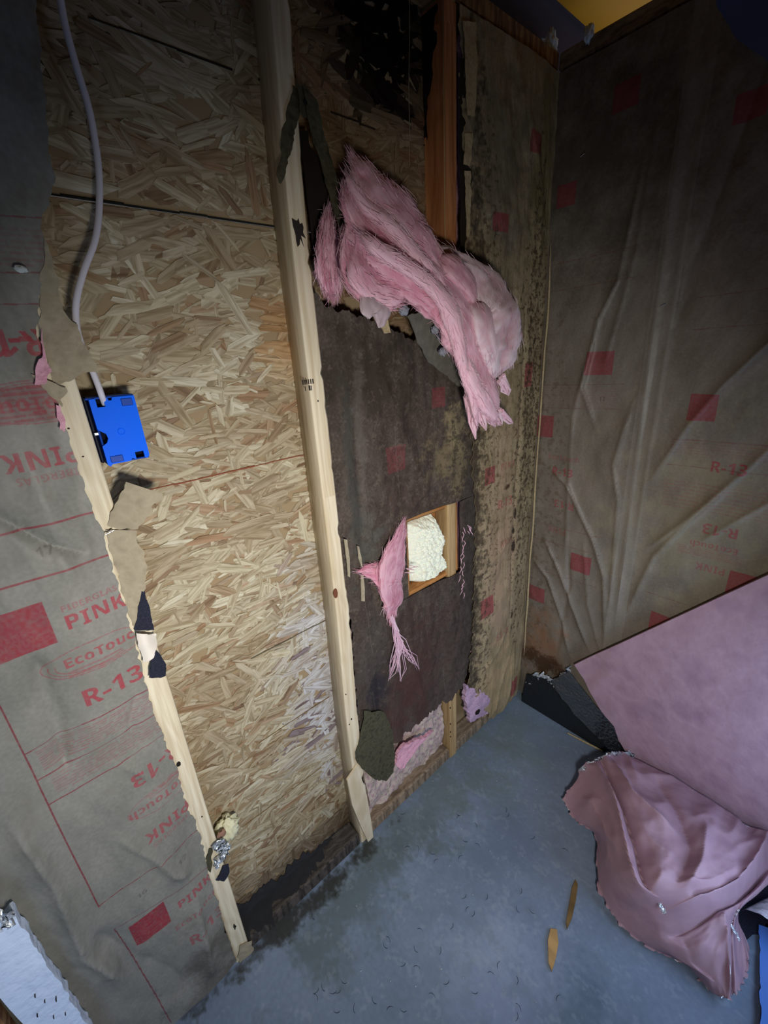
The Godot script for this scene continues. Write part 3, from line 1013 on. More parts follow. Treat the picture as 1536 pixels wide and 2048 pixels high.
	flap.call("paper_flap", "small striped paper tongue curling at the top of the pale stud strip", [[62, 748], [100, 790], [118, 812]], [[108, 766], [134, 776], [118, 806]], 0.4, M.kraft, 7.0, 0.010)
	# pink wisps showing where the paper tore
	for w in [["pink fibreglass wisp in the upper tear of the left paper", [[78, 660], [82, 710], [66, 765]], [[84, 690], [96, 740], [96, 766]]], ["pink fibreglass wisp at the left edge of the stud beside the blue box", [[112, 812], [108, 835], [118, 850]], [[122, 815], [126, 840], [130, 860]]]]:
		var f := MB.new()
		patch(f, L2(w[1]), L2(w[2]), 8, 14, func(p: Vector2) -> Vector3: return Vector3(p.x, p.y, 0.018 + 0.004 * nz(p.x * 120, p.y * 120)), Vector3(0, 0, 1), 0.006, Rect2(0, 0, 1, 1), Vector4(0.004, 0.004, 0.004, 0.004), 4.0)
		tag(obj("fibreglass_wisp", f, M.pink_plain), w[0], "insulation scrap")

func centre_bay() -> void:
	var R := Rect2(-0.86, 0.10, 0.60, 1.48)
	var c := Canvas.new(640, 1536, R, NZ, NF)
	c.base(c8(64, 54, 48), c8(88, 78, 70), 0.10, 1.6, 0.45)
	c.stain(-0.60, 0.5, 0.2, 0.28, c8(74, 52, 46), 0.7, 0.9, 1.2)
	c.stain(-0.74, 0.62, 0.1, 0.2, c8(70, 66, 62), 0.6, 0.9, 1.3)
	c.stain(-0.74, 0.5, 0.05, 0.09, c8(40, 38, 44), 0.8, 0.8, 1.5)
	c.stain(-0.70, 1.36, 0.18, 0.16, c8(52, 44, 36), 0.75, 0.9, 1.3)
	c.stain(-0.60, 1.0, 0.12, 0.16, c8(78, 60, 54), 0.5, 0.9, 1.3)
	c.stain(-0.42, 1.12, 0.12, 0.13, c8(128, 114, 84), 0.7, 1.0, 1.6)
	c.stain(-0.40, 1.2, 0.07, 0.06, c8(150, 136, 100), 0.5, 1.0, 2.0)
	c.stain(-0.74, 1.1, 0.06, 0.22, c8(96, 90, 82), 0.45, 0.9, 1.3)
	c.stain(-0.45, 0.4, 0.1, 0.2, c8(78, 68, 58), 0.5, 0.9, 1.3)
	red_square(c, -0.66, 1.12, -0.60, 1.185, 0.35)
	red_square(c, -0.50, 1.255, -0.455, 1.305, 0.45)
	c.speckle(-0.55, 0.85, 0.3, 0.75, c8(44, 36, 32), 0.30, 150, 3.2)
	c.speckle(-0.62, 1.0, 0.25, 0.6, c8(118, 106, 94), 0.30, 172, 2.6)
	c.stain(-0.345, 0.8, 0.035, 0.6, c8(62, 56, 50), 0.8, 0.7, 1.5)
	c.speckle(-0.36, 0.9, 0.09, 0.7, c8(48, 42, 36), 0.5, 140, 2.5)
	c.stain(-0.73, 0.95, 0.06, 0.11, c8(86, 90, 84), 0.5, 1.0, 1.4)
	c.stain(-0.765, 1.15, 0.022, 0.25, c8(60, 62, 58), 0.6, 0.8, 1.4)
	c.stain(-0.73, 1.25, 0.02, 0.2, c8(104, 98, 92), 0.45, 1.0, 1.5)
	c.stain(-0.62, 0.42, 0.12, 0.16, c8(78, 50, 46), 0.6, 0.9, 1.3)
	for k in 26:
		var x := rng.randf_range(-0.78, -0.42)
		var y := rng.randf_range(0.3, 1.4)
		c.line(Vector2(x, y), Vector2(x + rng.randf_range(-0.01, 0.01), y - rng.randf_range(0.05, 0.2)), 0.0015, c8(46, 40, 36) if k % 3 else c8(120, 112, 100), 0.4)
	var RG := [[[Vector2(-0.62, 0.7), Vector2(-0.6, 0.5), Vector2(-0.55, 0.3)], 0.016, 0.006], [[Vector2(-0.66, 1.35), Vector2(-0.60, 1.2), Vector2(-0.52, 1.02)], 0.02, 0.008], [[Vector2(-0.74, 1.3), Vector2(-0.75, 1.0), Vector2(-0.72, 0.7)], 0.012, -0.006], [[Vector2(-0.62, 0.99), Vector2(-0.52, 1.05), Vector2(-0.44, 1.09)], 0.010, 0.006], [[Vector2(-0.43, 1.2), Vector2(-0.42, 0.9), Vector2(-0.42, 0.5)], 0.008, -0.004], [[Vector2(-0.74, 0.6), Vector2(-0.74, 0.45), Vector2(-0.76, 0.3)], 0.014, -0.008]]
	var place := func(p: Vector2) -> Vector3:
		var on := clampf((p.x + 0.47) / 0.03, 0, 1)       # stapled over the right stud
		var edge := clampf((-0.78 - p.x) / 0.03, 0, 1)
		var h := lerpf(-0.004 + ridges(p, RG) + 0.006 * nz(p.x * 9, p.y * 6), 0.004, on) + 0.0022 * nz(p.x * 50, p.y * 30) - edge * 0.004
		return Vector3(p.x, p.y, h)
	var hA := Vector2(-0.607, 0.988)
	var hB := Vector2(-0.399, 0.980)
	var hC := Vector2(-0.394, 0.752)
	var hD := Vector2(-0.609, 0.755)
	var mb := MB.new()
	var le := L2([[640, 560], [652, 700], [664, 863], [676, 980]])
	var re := L2([[946, 800], [950, 880], [952, 960], [953, 1000]])
	# above, left, right and below the cut-out
	patch(mb, [Vector2(-0.822, 1.50), Vector2(-0.822, 1.25), Vector2(-0.821, 0.988)], [Vector2(-0.34, 1.36), Vector2(-0.325, 1.15), Vector2(-0.312, 0.982)], 100, 100, place, Vector3(0, 0, 1), 0.0012, R, Vector4(0.004, 0.010, 0.012, 0), 1.0)
	patch(mb, [Vector2(-0.821, 0.988), Vector2(-0.815, 0.86), Vector2(-0.808, 0.755)], [hA, hD], 44, 46, place, Vector3(0, 0, 1), 0.0012, R, Vector4(0.004, 0, 0, 0), 2.0)
	patch(mb, [hB, hC], [Vector2(-0.312, 0.982), Vector2(-0.305, 0.86), Vector2(-0.306, 0.75)], 20, 46, place, Vector3(0, 0, 1), 0.0012, R, Vector4(0.0, 0.010, 0, 0), 3.0)
	patch(mb, [Vector2(-0.808, 0.755), Vector2(-0.820, 0.54), Vector2(-0.812, 0.36), Vector2(-0.805, 0.262)], [Vector2(-0.306, 0.75), Vector2(-0.318, 0.54), Vector2(-0.345, 0.36), Vector2(-0.385, 0.285)], 100, 90, place, Vector3(0, 0, 1), 0.0012, R, Vector4(0.005, 0.010, 0, 0.018), 4.0)
	var t := thing("insulation_facing", "mould-blackened insulation paper filling the middle bay, with a square hole cut in it", "insulation")
	obj("kraft_facing", mb, textured(c.texture(), 0.85, M.crumple, 0.5), t)
	var core := textured(noise_tex(0.022, [c8(110, 92, 90), c8(178, 150, 154), c8(196, 184, 168), c8(120, 108, 98)], 35), 0.95, M.fine_bump, 0.8, {"uv1_triplanar": true, "uv1_scale": Vector3(4, 4, 4)})
	var cp := MB.new()
	patch(cp, [Vector2(-0.808, 0.73), Vector2(-0.808, 0.046)], [Vector2(-0.449, 0.73), Vector2(-0.449, 0.046)], 60, 110, func(p: Vector2) -> Vector3: return Vector3(p.x, p.y, maxf(-0.046, -0.024 + 0.020 * nz(p.x * 22, p.y * 22, 3) + 0.008 * nz(p.x * 90, p.y * 90))), Vector3(0, 0, 1), 0.010)
	obj("fibreglass_core", cp, core, t)
	box_obj("fibreglass_core", Vector3(-0.806, 1.0, -0.056), Vector3(-0.449, 1.30, -0.016), core, t, 0.01)
	# the cut-out: wooden edges of the opening and foam bulging from behind
	var hole := thing("cut_opening", "square opening cut through the blackened paper, with orange raw wood edges", "opening")
	var dep := -0.05
	var corner := [hA, hB, hC, hD]
	var inset := 0.014
	var mid := (hA + hB + hC + hD) / 4
	for k in 4:
		var a: Vector2 = corner[k]
		var b: Vector2 = corner[(k + 1) % 4]
		var ai := a.lerp(mid, 0.13)
		var bi := b.lerp(mid, 0.13)
		var e := MB.new()
		var rows := 14
		var P := PackedVector3Array()
		var uv := PackedVector2Array()
		# chamfered edge board: front lip, inner face going back
		for j in rows + 1:
			var s := float(j) / rows
			var o := a.lerp(b, s)
			var n := ai.lerp(bi, s) + (mid - o).normalized() * 0.002 * nz(s * 30, k)
			var ring := [Vector3(o.x, o.y, -0.006), Vector3(lerpf(o.x, n.x, 0.3), lerpf(o.y, n.y, 0.3), -0.006 + 0.001 * nz(s * 40, k, 3)), Vector3(n.x, n.y, -0.014), Vector3(n.x, n.y, dep), Vector3(o.x, o.y, dep), Vector3(o.x, o.y, -0.006)]
			for i in 6:
				P.append(ring[i])
				uv.append(Vector2(i * 0.12, s * 0.3))
		e.grid(P, 5, rows, uv, Vector3.ZERO, true)
		obj("edge_board", e, M.raw_edge, hole)
	var bk := MB.new()
	bk.slab([hA, hB, hC, hD], func(p: Vector2) -> Vector3: return Vector3(p.x, p.y, dep), Vector3(0, 0, 1), 0.006)
	obj("back_board", bk, M.raw_edge, hole)
	# lumpy foam
	var fo := MB.new()
	var P2 := PackedVector3Array()
	var uv2 := PackedVector2Array()
	var cell := FastNoiseLite.new()
	cell.noise_type = FastNoiseLite.TYPE_CELLULAR
	cell.frequency = 1.0
	cell.seed = 3
	cell.cellular_return_type = FastNoiseLite.RETURN_DISTANCE
	var fl_l := [[831, 1052], [832, 1090], [831, 1130], [834, 1172]]
	var fl_r := [[877, 1028], [884, 1040], [893, 1062], [901, 1080], [896, 1098], [894, 1112], [905, 1128], [906, 1138], [876, 1160], [842, 1172]]
	var fa := L2(fl_l)
	var fb := L2(fl_r)
	for j in 111:
		var v := j / 110.0
		for i in 91:
			var u := i / 90.0
			var p := along(fa, v).lerp(along(fb, v), u)
			var ed := minf(minf(u * 0.3 + 0.02, 1.0 - u), minf(v, 1.0 - v)) * 7.0
			var bulge := sqrt(clampf(ed, 0, 1))
			var lump := -cell.get_noise_3d(p.x * 60, p.y * 75, 0) - 0.45 * cell.get_noise_3d(p.x * 150, p.y * 170, 4)
			P2.append(Vector3(p.x, p.y, dep + bulge * (0.030 + 0.020 * lump + 0.006 * nz(p.x * 25, p.y * 25))))
			uv2.append(Vector2(u, v))
	fo.grid(P2, 90, 110, uv2, Vector3(0, 0, 1))
	tag(obj("spray_foam", fo, mat(c8(240, 242, 222), 0.5, {"subsurf_scatter_enabled": true, "subsurf_scatter_strength": 0.15})), "lumpy pale cream spray foam inside the cut opening", "foam")
	# flange strip with bite marks along the left of the black paper: dark gap and pale bits
	var ol := MB.new()
	patch(ol, L2([[726, 1420], [718, 1470], [706, 1516], [728, 1540], [748, 1556]]), L2([[766, 1420], [782, 1460], [786, 1500], [786, 1540], [770, 1560]]), 14, 26, func(p: Vector2) -> Vector3: return Vector3(p.x, p.y, 0.006 + 0.002 * nz(p.x * 70, p.y * 70)), Vector3(0, 0, 1), 0.001, Rect2(0, 0, 1, 1), Vector4(0.004, 0.004, 0.004, 0.004), 3.0)
	tag(obj("paper_scrap", ol, M.kraft_olive), "dark olive tongue of paper lapping the foot of the bare stud", "paper scrap")
	var kk := 0
	for f in [["pale fibre sliver in the blackened paper, nearest the knot of the bare stud", [[684, 1076], [690, 1120], [692, 1150]], [[690, 1078], [695, 1118], [696, 1152]]], ["pale fibre sliver in the blackened paper, pointing at the small pink tuft", [[710, 1090], [713, 1115], [718, 1130]], [[713, 1092], [718, 1112], [721, 1132]]], ["long thin pale sliver in the blackened paper, below the tip of the small pink tuft", [[718, 1148], [718, 1175], [719, 1200]], [[722, 1148], [725, 1176], [725, 1200]]]]:
		var q := MB.new()
		patch(q, L2(f[1]), L2(f[2]), 4, 14, func(p: Vector2) -> Vector3: return Vector3(p.x, p.y, 0.009), Vector3(0, 0, 1), 0.003, Rect2(0, 0, 1, 1), Vector4(0.001, 0.001, 0.001, 0.001), kk)
		tag(obj("fibre_sliver", q, M.kraft), f[0], "splinter")
		kk += 1
	# torn flange strips forked over the stud head
	var forks := [["dark olive paper strip hanging across the face of the bare stud", [[582, 172], [575, 225], [560, 290], [552, 350], [556, 364]], [[600, 185], [596, 225], [585, 290], [568, 355], [560, 366]], 0.004], ["dark olive paper strip hanging right of the bare stud down to the pink fibreglass", [[596, 176], [608, 250], [630, 320], [652, 400], [678, 478]], [[624, 205], [640, 270], [664, 350], [688, 420], [694, 468]], 0.012], ["small folded paper bit nailed over the edge of the bare stud, joining two hanging strips", [[582, 168], [590, 200], [598, 235]], [[610, 186], [622, 215], [626, 240]], 0.009]]
	for f in forks:
		var q := MB.new()
		var off: float = f[3]
		patch(q, L2(f[1]), L2(f[2]), 8, 30, func(p: Vector2) -> Vector3: return Vector3(p.x, p.y, off + 0.004 * nz(p.x * 40, p.y * 18, off * 99)), Vector3(0, 0, 1), 0.0012, Rect2(0, 0, 1, 1), Vector4(0.004, 0.004, 0, 0.004), off * 100)
		var o := obj("paper_strip", q, M.kraft_olive)
		tag(o, f[0], "paper strip")
		if off == 0.009:
			var nl := MB.new()
			disc(nl, Vector3(L(603, 212).x, L(603, 212).y, 0.0125), 0.0035, 0.0035, 12, 0.0, 0.001)
			obj("nail_head", nl, M.dark, o)
	# inside the bay above the torn paper: dark strip beside the stud
	var ln := MB.new()
	patch(ln, L2([[606, 250], [616, 330], [628, 430], [640, 560]]), L2([[622, 250], [648, 330], [672, 420], [690, 560]]), 8, 40, func(p: Vector2) -> Vector3: return Vector3(p.x + 0.004, p.y, -0.02 + 0.004 * nz(p.x * 30, p.y * 30)), Vector3(0, 0, 1), 0.002, Rect2(0, 0, 1, 1), Vector4(0, 0.006, 0, 0), 6.0)
	tag(obj("paper_scrap", ln, mat(c8(36, 28, 24), 0.95)), "black ragged strip beside the bare stud, left of the pink fibreglass", "paper scrap")
	# kraft underside curling out below the pulled fibreglass
	var kf := MB.new()
	var a2 := L2([[770, 640], [800, 690], [835, 728], [875, 752], [905, 775]])
	var b2 := L2([[800, 628], [850, 645], [880, 690], [905, 720], [918, 768]])
	patch(kf, a2, b2, 16, 26, func(p: Vector2) -> Vector3: return Vector3(p.x, p.y, 0.02 + 0.05 * clampf((p.y - 1.3) / 0.15, 0, 1)), Vector3(0, 0, 1), 0.0012, Rect2(0, 0, 1, 1), Vector4(0.003, 0.003, 0.003, 0.003), 2.0)
	var ko := obj("paper_flap", kf, textured(noise_tex(0.02, [c8(86, 84, 76), c8(112, 108, 98)], 33), 0.7, M.crumple, 0.4, {"uv1_triplanar": true, "uv1_scale": Vector3(4, 4, 4)}))
	tag(ko, "curved grey paper flap under the pulled-out pink fibreglass", "paper flap")
	var tn := MB.new()
	patch(tn, L2([[700, 580], [708, 622], [738, 672]]), L2([[716, 590], [738, 626], [750, 668]]), 8, 14, func(p: Vector2) -> Vector3: return Vector3(p.x, p.y, 0.05), Vector3(0, 0, 1), 0.0015, Rect2(0, 0, 1, 1), Vector4(0.002, 0.002, 0, 0.002), 2.0)
	tag(obj("paper_flap", tn, M.kraft_tan), "small tan paper tag dangling below the left of the pink fibreglass", "paper flap")

func corner_bay() -> void:
	var R := Rect2(-0.42, -0.02, 0.46, 2.1)
	var c := Canvas.new(448, 2048, R, NZ, NF)
	c.base(c8(132, 116, 88), c8(164, 148, 116), 0.10, 1.0, 0.6)
	c.stain(-0.2, 0.75, 0.13, 0.5, c8(176, 146, 122), 0.6, 0.8, 1.2)
	c.stain(-0.2, 0.2, 0.2, 0.2, c8(176, 148, 108), 0.6, 0.8, 1.2)
	c.stain(-0.25, 1.75, 0.15, 0.3, c8(92, 86, 76), 0.5, 0.8, 1.2)
	c.stain(-0.06, 1.85, 0.08, 0.3, c8(116, 104, 56), 0.5, 0.8, 1.2)
	for q in [[-0.289, 1.0, -0.24, 1.055], [-0.30, 0.53, -0.234, 0.60], [-0.09, 0.05, -0.04, 0.13], [-0.14, 1.845, -0.085, 1.89], [-0.286, 1.66, -0.225, 1.70], [-0.105, 1.27, -0.06, 1.34]]:
		red_square(c, q[0], q[1], q[2], q[3], 0.62)
	c.text(glyph("R-13"), Vector2(-0.22, 0.905), 0.03, 0, RED, 0.45)
	c.text(glyph("PINK"), Vector2(-0.21, 1.03), 0.024, 0, RED, 0.35)
	c.text(glyph("PINK"), Vector2(-0.13, 0.79), 0.024, PI, RED, 0.3)
	c.text(glyph("R-13"), Vector2(-0.13, 0.42), 0.03, PI, RED, 0.35)
	# mould along both edges
	c.stain(-0.35, 0.9, 0.05, 1.2, c8(56, 48, 38), 0.85, 0.9, 1.6, 1.6)
	c.speckle(-0.31, 0.9, 0.09, 1.0, c8(66, 56, 42), 0.6, 146, 3.4)
	c.speckle(-0.08, 1.1, 0.075, 0.8, c8(58, 48, 34), 0.62, 146, 3.6)
	c.speckle(-0.05, 1.3, 0.06, 0.5, c8(52, 42, 30), 0.5, 146, 4.2)
	c.speckle(-0.2, 1.05, 0.18, 0.5, c8(108, 88, 64), 0.4, 164, 3.5)
	c.stain(-0.17, 0.97, 0.02, 0.012, c8(60, 40, 26), 0.8, 0.9, 2.0)
	for q in [[-0.115, 0.74], [-0.113, 0.86], [-0.118, 0.80], [-0.108, 0.40], [-0.112, 0.46]]:
		c.stain(q[0], q[1], 0.006, 0.022, c8(44, 32, 24), 0.9, 0.8, 2.0)
	c.speckle(-0.2, 1.8, 0.2, 0.35, c8(92, 82, 64), 0.3, 160, 2.0)
	var RG := [[[Vector2(-0.113, 1.5), Vector2(-0.118, 0.9), Vector2(-0.125, 0.45)], 0.007, -0.008], [[Vector2(-0.2, 0.03), Vector2(-0.17, 0.14), Vector2(-0.10, 0.32)], 0.008, 0.007], [[Vector2(-0.13, 0.02), Vector2(-0.10, 0.1), Vector2(-0.09, 0.22)], 0.007, 0.006], [[Vector2(-0.07, 0.02), Vector2(-0.075, 0.1), Vector2(-0.08, 0.3)], 0.006, 0.006], [[Vector2(-0.28, 0.72), Vector2(-0.2, 0.75), Vector2(-0.15, 0.8)], 0.008, 0.004], [[Vector2(-0.3, 0.3), Vector2(-0.2, 0.34), Vector2(-0.14, 0.42)], 0.01, 0.006], [[Vector2(-0.17, 1.95), Vector2(-0.08, 1.8), Vector2(-0.05, 1.6)], 0.02, 0.008]]
	var place := func(p: Vector2) -> Vector3:
		var h := 0.003 + 0.016 * sin(clampf((p.x + 0.40) / 0.40, 0, 1) * PI) * (0.5 + 0.6 * nz(p.x * 6, p.y * 4)) + ridges(p, RG) + 0.004 * nz(p.x * 30, p.y * 16) + 0.0016 * nz(p.x * 90, p.y * 70)
		return Vector3(p.x, p.y, maxf(0.0025, h) + 0.004)
	var mb := MB.new()
	patch(mb, [Vector2(-0.405, 2.035), Vector2(-0.38, 1.6), Vector2(-0.36, 1.2), Vector2(-0.33, 0.9), Vector2(-0.335, 0.5), Vector2(-0.36, 0.30), Vector2(-0.30, 0.17), Vector2(-0.205, 0.012)], [Vector2(-0.004, 2.035), Vector2(-0.004, 1.0), Vector2(-0.006, 0.3), Vector2(-0.012, 0.09), Vector2(-0.03, 0.02)], 80, 380, place, Vector3(0, 0, 1), 0.0012, R, Vector4(0.010, 0.002, 0, 0.010), 6.0)
	var t := thing("insulation_batt", "mould-edged paper-faced batt in the narrow bay beside the room corner", "insulation")
	obj("kraft_facing", mb, textured(c.texture(), 0.7, M.crumple, 0.6), t)
	box_obj("fibreglass_core", Vector3(-0.355, 0.36, -0.056), Vector3(-0.004, 2.03, -0.004), M.pink_plain, t, 0.01)
	# rolled paper bead down the corner
	var bd := MB.new()
	var pts := []
	var rad := []
	for k in 60:
		var y := 1.66 - 1.44 * k / 59.0
		pts.append(Vector3(-0.016 + 0.006 * nz(y * 7, 1.0), y, 0.022 + 0.004 * nz(y * 9, 5.0)))
		rad.append((0.0032 + 0.0014 * nz(y * 20, 9.0)) * minf(1.0, minf(k, 59 - k) / 6.0 + 0.2))
	bd.tube(pts, rad, 7)
	tag(obj("paper_bead", bd, M.kraft_tan), "thin rolled lip of paper running down the room corner", "paper edge")
	# pale strips of paper left on the edge of the second stud, up high
	var k := 0
	for s in [["pale paper strip on the stained stud, topmost of three down its right edge", [[918, 50], [922, 140], [926, 232]], [[944, 50], [946, 140], [942, 236]]], ["pale paper strip on the stained stud, middle one down its right edge", [[922, 272], [920, 300], [920, 330]], [[938, 268], [936, 300], [932, 334]]], ["pale paper strip on the stained stud, lowest of three and just above the pink fibreglass", [[921, 345], [924, 420], [926, 475]], [[934, 345], [934, 420], [931, 478]]]]:
		var q := MB.new()
		patch(q, L2(s[1]), L2(s[2]), 6, 20, func(p: Vector2) -> Vector3: return Vector3(p.x, p.y, 0.012 + 0.002 * nz(p.x * 50, p.y * 50)), Vector3(0, 0, 1), 0.0012, Rect2(0, 0, 1, 1), Vector4(0.003, 0.003, 0.002, 0.003), 3.0 + k)
		tag(obj("paper_strip", q, M.kraft_tan), s[0], "paper strip")
		k += 1
	var dk := MB.new()
	patch(dk, L2([[914, 120], [914, 300], [916, 420], [916, 520]]), L2([[924, 120], [930, 250], [942, 330], [946, 520]]), 8, 50, func(p: Vector2) -> Vector3: return Vector3(p.x, p.y, 0.008 + 0.002 * nz(p.x * 60, p.y * 60)), Vector3(0, 0, 1), 0.0012, Rect2(0, 0, 1, 1), Vector4(0.002, 0.008, 0, 0), 5.0)
	tag(obj("paper_strip", dk, mat(c8(40, 34, 24), 0.95)), "black mouldy paper strip down the right edge of the stained stud", "paper strip")
	# pink scraps at the foot
	var scr := [["pink fibreglass lump with a hole painted dark, on the floor edge left of the corner paper", [[925, 1368], [926, 1405], [934, 1440]], [[962, 1380], [982, 1400], [972, 1425]], 0.03], ["pink and white fibreglass shred at the torn foot of the blackened paper", [[800, 1488], [790, 1505], [786, 1530]], [[862, 1458], [832, 1490], [800, 1528]], 0.02]]
	for s in scr:
		var q := MB.new()
		var th: float = s[3]
		patch(q, L2(s[1]), L2(s[2]), 20, 22, func(p: Vector2) -> Vector3: return Vector3(p.x, maxf(p.y, 0.004), 0.012 + th * 0.4 * nz(p.x * 25, p.y * 25) + 0.004 * nz(p.x * 110, p.y * 110)), Vector3(0, 0, 1), th * 0.5, Rect2(0, 0, 1, 1), Vector4(0.008, 0.008, 0.008, 0.008), th * 100)
		var o := obj("fibreglass_scrap", q, M.mauve if th == 0.03 else M.pink_plain)
		tag(o, s[0], "insulation scrap")
		if th == 0.03:
			var v := L(958, 1426, 0.03)
			var hb := MB.new()
			disc(hb, Vector3(v.x, v.y, 0.024), 0.014, 0.009, 14, 0.3, 0.002)
			obj("painted_hole", hb, M.dark, o)  # flat dark disc paints the shade of the hole

func right_wall() -> void:
	var R := Rect2(-0.02, -0.02, 0.98, 2.1)
	var c := Canvas.new(960, 2048, R, NZ, NF)
	c.base(c8(112, 104, 93), c8(134, 125, 113), 0.06, 0.8, 0.5)
	c.stain(0.08, 0.32, 0.13, 0.16, c8(138, 96, 68), 0.65, 0.9, 1.2)
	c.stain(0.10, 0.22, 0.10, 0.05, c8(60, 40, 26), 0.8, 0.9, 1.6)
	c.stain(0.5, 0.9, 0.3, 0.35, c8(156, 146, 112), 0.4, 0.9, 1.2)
	c.stain(0.1, 1.85, 0.4, 0.35, c8(70, 60, 52), 0.55, 0.8, 1.0)  # darkens the upper paper, shade put into its colour
	for q in [[0.155, 1.298, 0.227, 1.36], [0.423, 1.187, 0.482, 1.251], [0.01, 1.105, 0.068, 1.174], [0.166, 0.663, 0.234, 0.726], [0.021, 0.483, 0.083, 0.545], [0.424, 0.54, 0.48, 0.613], [0.58, 0.74, 0.645, 0.808], [0.025, 1.737, 0.076, 1.79], [0.15, 1.90, 0.21, 1.955], [0.405, 1.79, 0.46, 1.84]]:
		red_square(c, q[0], q[1], q[2], q[3], 0.62)
	for q in [[0.078, 0.985, 0.026, 0.0, 0.6], [0.494, 1.062, 0.028, 0.0, 0.65], [0.577, 0.922, 0.028, PI, 0.55], [0.16, 0.90, 0.026, PI, 0.5]]:
		c.text(glyph("R-13"), Vector2(q[0], q[1]), q[2], q[3], RED, q[4])
	c.text(glyph("EcoTouch"), Vector2(0.585, 0.868), 0.018, PI, RED, 0.4)
	c.text(glyph("PINK"), Vector2(0.57, 0.806), 0.02, PI, RED, 0.4)
	c.text(glyph("EcoTouch"), Vector2(0.06, 1.035), 0.018, 0, RED, 0.3)
	c.text(glyph("PINK"), Vector2(0.14, 0.80), 0.02, PI, RED, 0.3)
	c.text(glyph("17"), Vector2(0.20, 1.225), 0.012, 0, c8(80, 72, 62), 0.6)
	for y in [1.267, 1.198, 0.80, 0.74, 0.62, 1.6, 1.53]:
		c.line(Vector2(0.0, y), Vector2(0.26, y + 0.006), 0.0015, RED * 0.7, 0.35)
		c.line(Vector2(0.40, y - 0.13), Vector2(0.75, y - 0.125), 0.0015, RED * 0.7, 0.35)
	fine_print(c, 0.02, 0.25, 1.205, 1.262, 9, 0.16)
	fine_print(c, 0.40, 0.7, 1.10, 1.14, 6, 0.2)
	fine_print(c, 0.46, 0.6, 0.825, 0.85, 5, 0.3)
	fine_print(c, 0.40, 0.7, 0.95, 1.03, 8, 0.16)
	c.speckle(0.06, 0.8, 0.07, 0.7, c8(80, 68, 52), 0.35, 160, 3.0)
	c.poly([Vector2(0.305, 0.4), Vector2(0.358, 0.4), Vector2(0.356, 2.05), Vector2(0.300, 2.05)], c8(158, 154, 146), 0.34)
	var RG := [[[Vector2(0.244, 1.821), Vector2(0.214, 1.535), Vector2(0.174, 1.442), Vector2(0.15, 1.26), Vector2(0.21, 1.126)], 0.007, 0.009],
		[[Vector2(0.061, 1.011), Vector2(0.135, 0.955), Vector2(0.233, 0.789), Vector2(0.278, 0.677), Vector2(0.313, 0.40)], 0.008, 0.012],
		[[Vector2(0.292, 1.23), Vector2(0.263, 1.042), Vector2(0.290, 0.938), Vector2(0.314, 0.43)], 0.006, 0.008],
		[[Vector2(0.62, 1.44), Vector2(0.546, 1.358), Vector2(0.485, 1.272), Vector2(0.43, 1.172), Vector2(0.361, 1.0)], 0.011, 0.013],
		[[Vector2(0.66, 1.25), Vector2(0.56, 1.07), Vector2(0.47, 0.93), Vector2(0.38, 0.80)], 0.010, 0.011],
		[[Vector2(0.538, 1.032), Vector2(0.472, 0.92), Vector2(0.406, 0.792), Vector2(0.355, 0.55)], 0.009, 0.011],
		[[Vector2(0.70, 1.1), Vector2(0.58, 0.96), Vector2(0.50, 0.86)], 0.010, 0.009],
		[[Vector2(0.03, 0.66), Vector2(0.094, 0.60), Vector2(0.150, 0.47), Vector2(0.205, 0.30)], 0.008, 0.012],
		[[Vector2(0.06, 0.76), Vector2(0.13, 0.65), Vector2(0.19, 0.52), Vector2(0.27, 0.36)], 0.008, 0.012],
		[[Vector2(0.169, 1.40), Vector2(0.129, 1.179), Vector2(0.138, 0.922), Vector2(0.153, 0.64)], 0.006, 0.006],
		[[Vector2(0.311, 1.95), Vector2(0.318, 1.283), Vector2(0.335, 0.45)], 0.014, 0.010],
		[[Vector2(0.352, 1.95), Vector2(0.352, 1.283), Vector2(0.355, 0.7)], 0.010, 0.006],
		[[Vector2(0.15, 0.75), Vector2(0.17, 0.60), Vector2(0.16, 0.5), Vector2(0.15, 0.3)], 0.007, -0.009],
		[[Vector2(0.26, 1.9), Vector2(0.25, 1.6), Vector2(0.20, 1.30)], 0.008, 0.006],
		[[Vector2(0.45, 1.9), Vector2(0.40, 1.65), Vector2(0.36, 1.4)], 0.014, -0.008],
		[[Vector2(0.20, 0.80), Vector2(0.24, 0.55), Vector2(0.30, 0.38)], 0.006, 0.006]]
	var place := func(p: Vector2) -> Vector3:
		var seam := clampf(absf(p.x - 0.325) / 0.05, 0, 1)
		var h := 0.004 + 0.010 * seam * (0.6 + nz(p.x * 6, p.y * 4, 2)) * clampf(p.x / 0.03, 0, 1) + ridges(p, RG) + 0.002 * nz(p.x * 40, p.y * 20, 3)
		return Vector3(-maxf(0.002, h), p.y, p.x)
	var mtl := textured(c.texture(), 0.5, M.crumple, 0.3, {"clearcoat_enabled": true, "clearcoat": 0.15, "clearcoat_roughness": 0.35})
	for b in [[0.0, 0.331, "wrinkled paper-faced batt on the right wall, between room corner and pale seam"], [0.331, 0.94, "wrinkled paper-faced batt on the right wall, behind and above the pink board"]]:
		var mb := MB.new()
		patch(mb, [Vector2(b[0], 2.035), Vector2(b[0], 0.02)], [Vector2(b[1], 2.035), Vector2(b[1], 0.02)], 66 if b[0] == 0.0 else 110, 400, place, Vector3(-1, 0, 0), 0.0012, R, Vector4(0, 0.0, 0, 0), 1.0)
		var t := thing("insulation_batt", b[2], "insulation")
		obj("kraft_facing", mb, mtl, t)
		box_obj("fibreglass_core", Vector3(0.001, 0.03, b[0] + 0.002), Vector3(0.088, 2.03, b[1] - 0.002), M.pink_plain, t, 0.01)

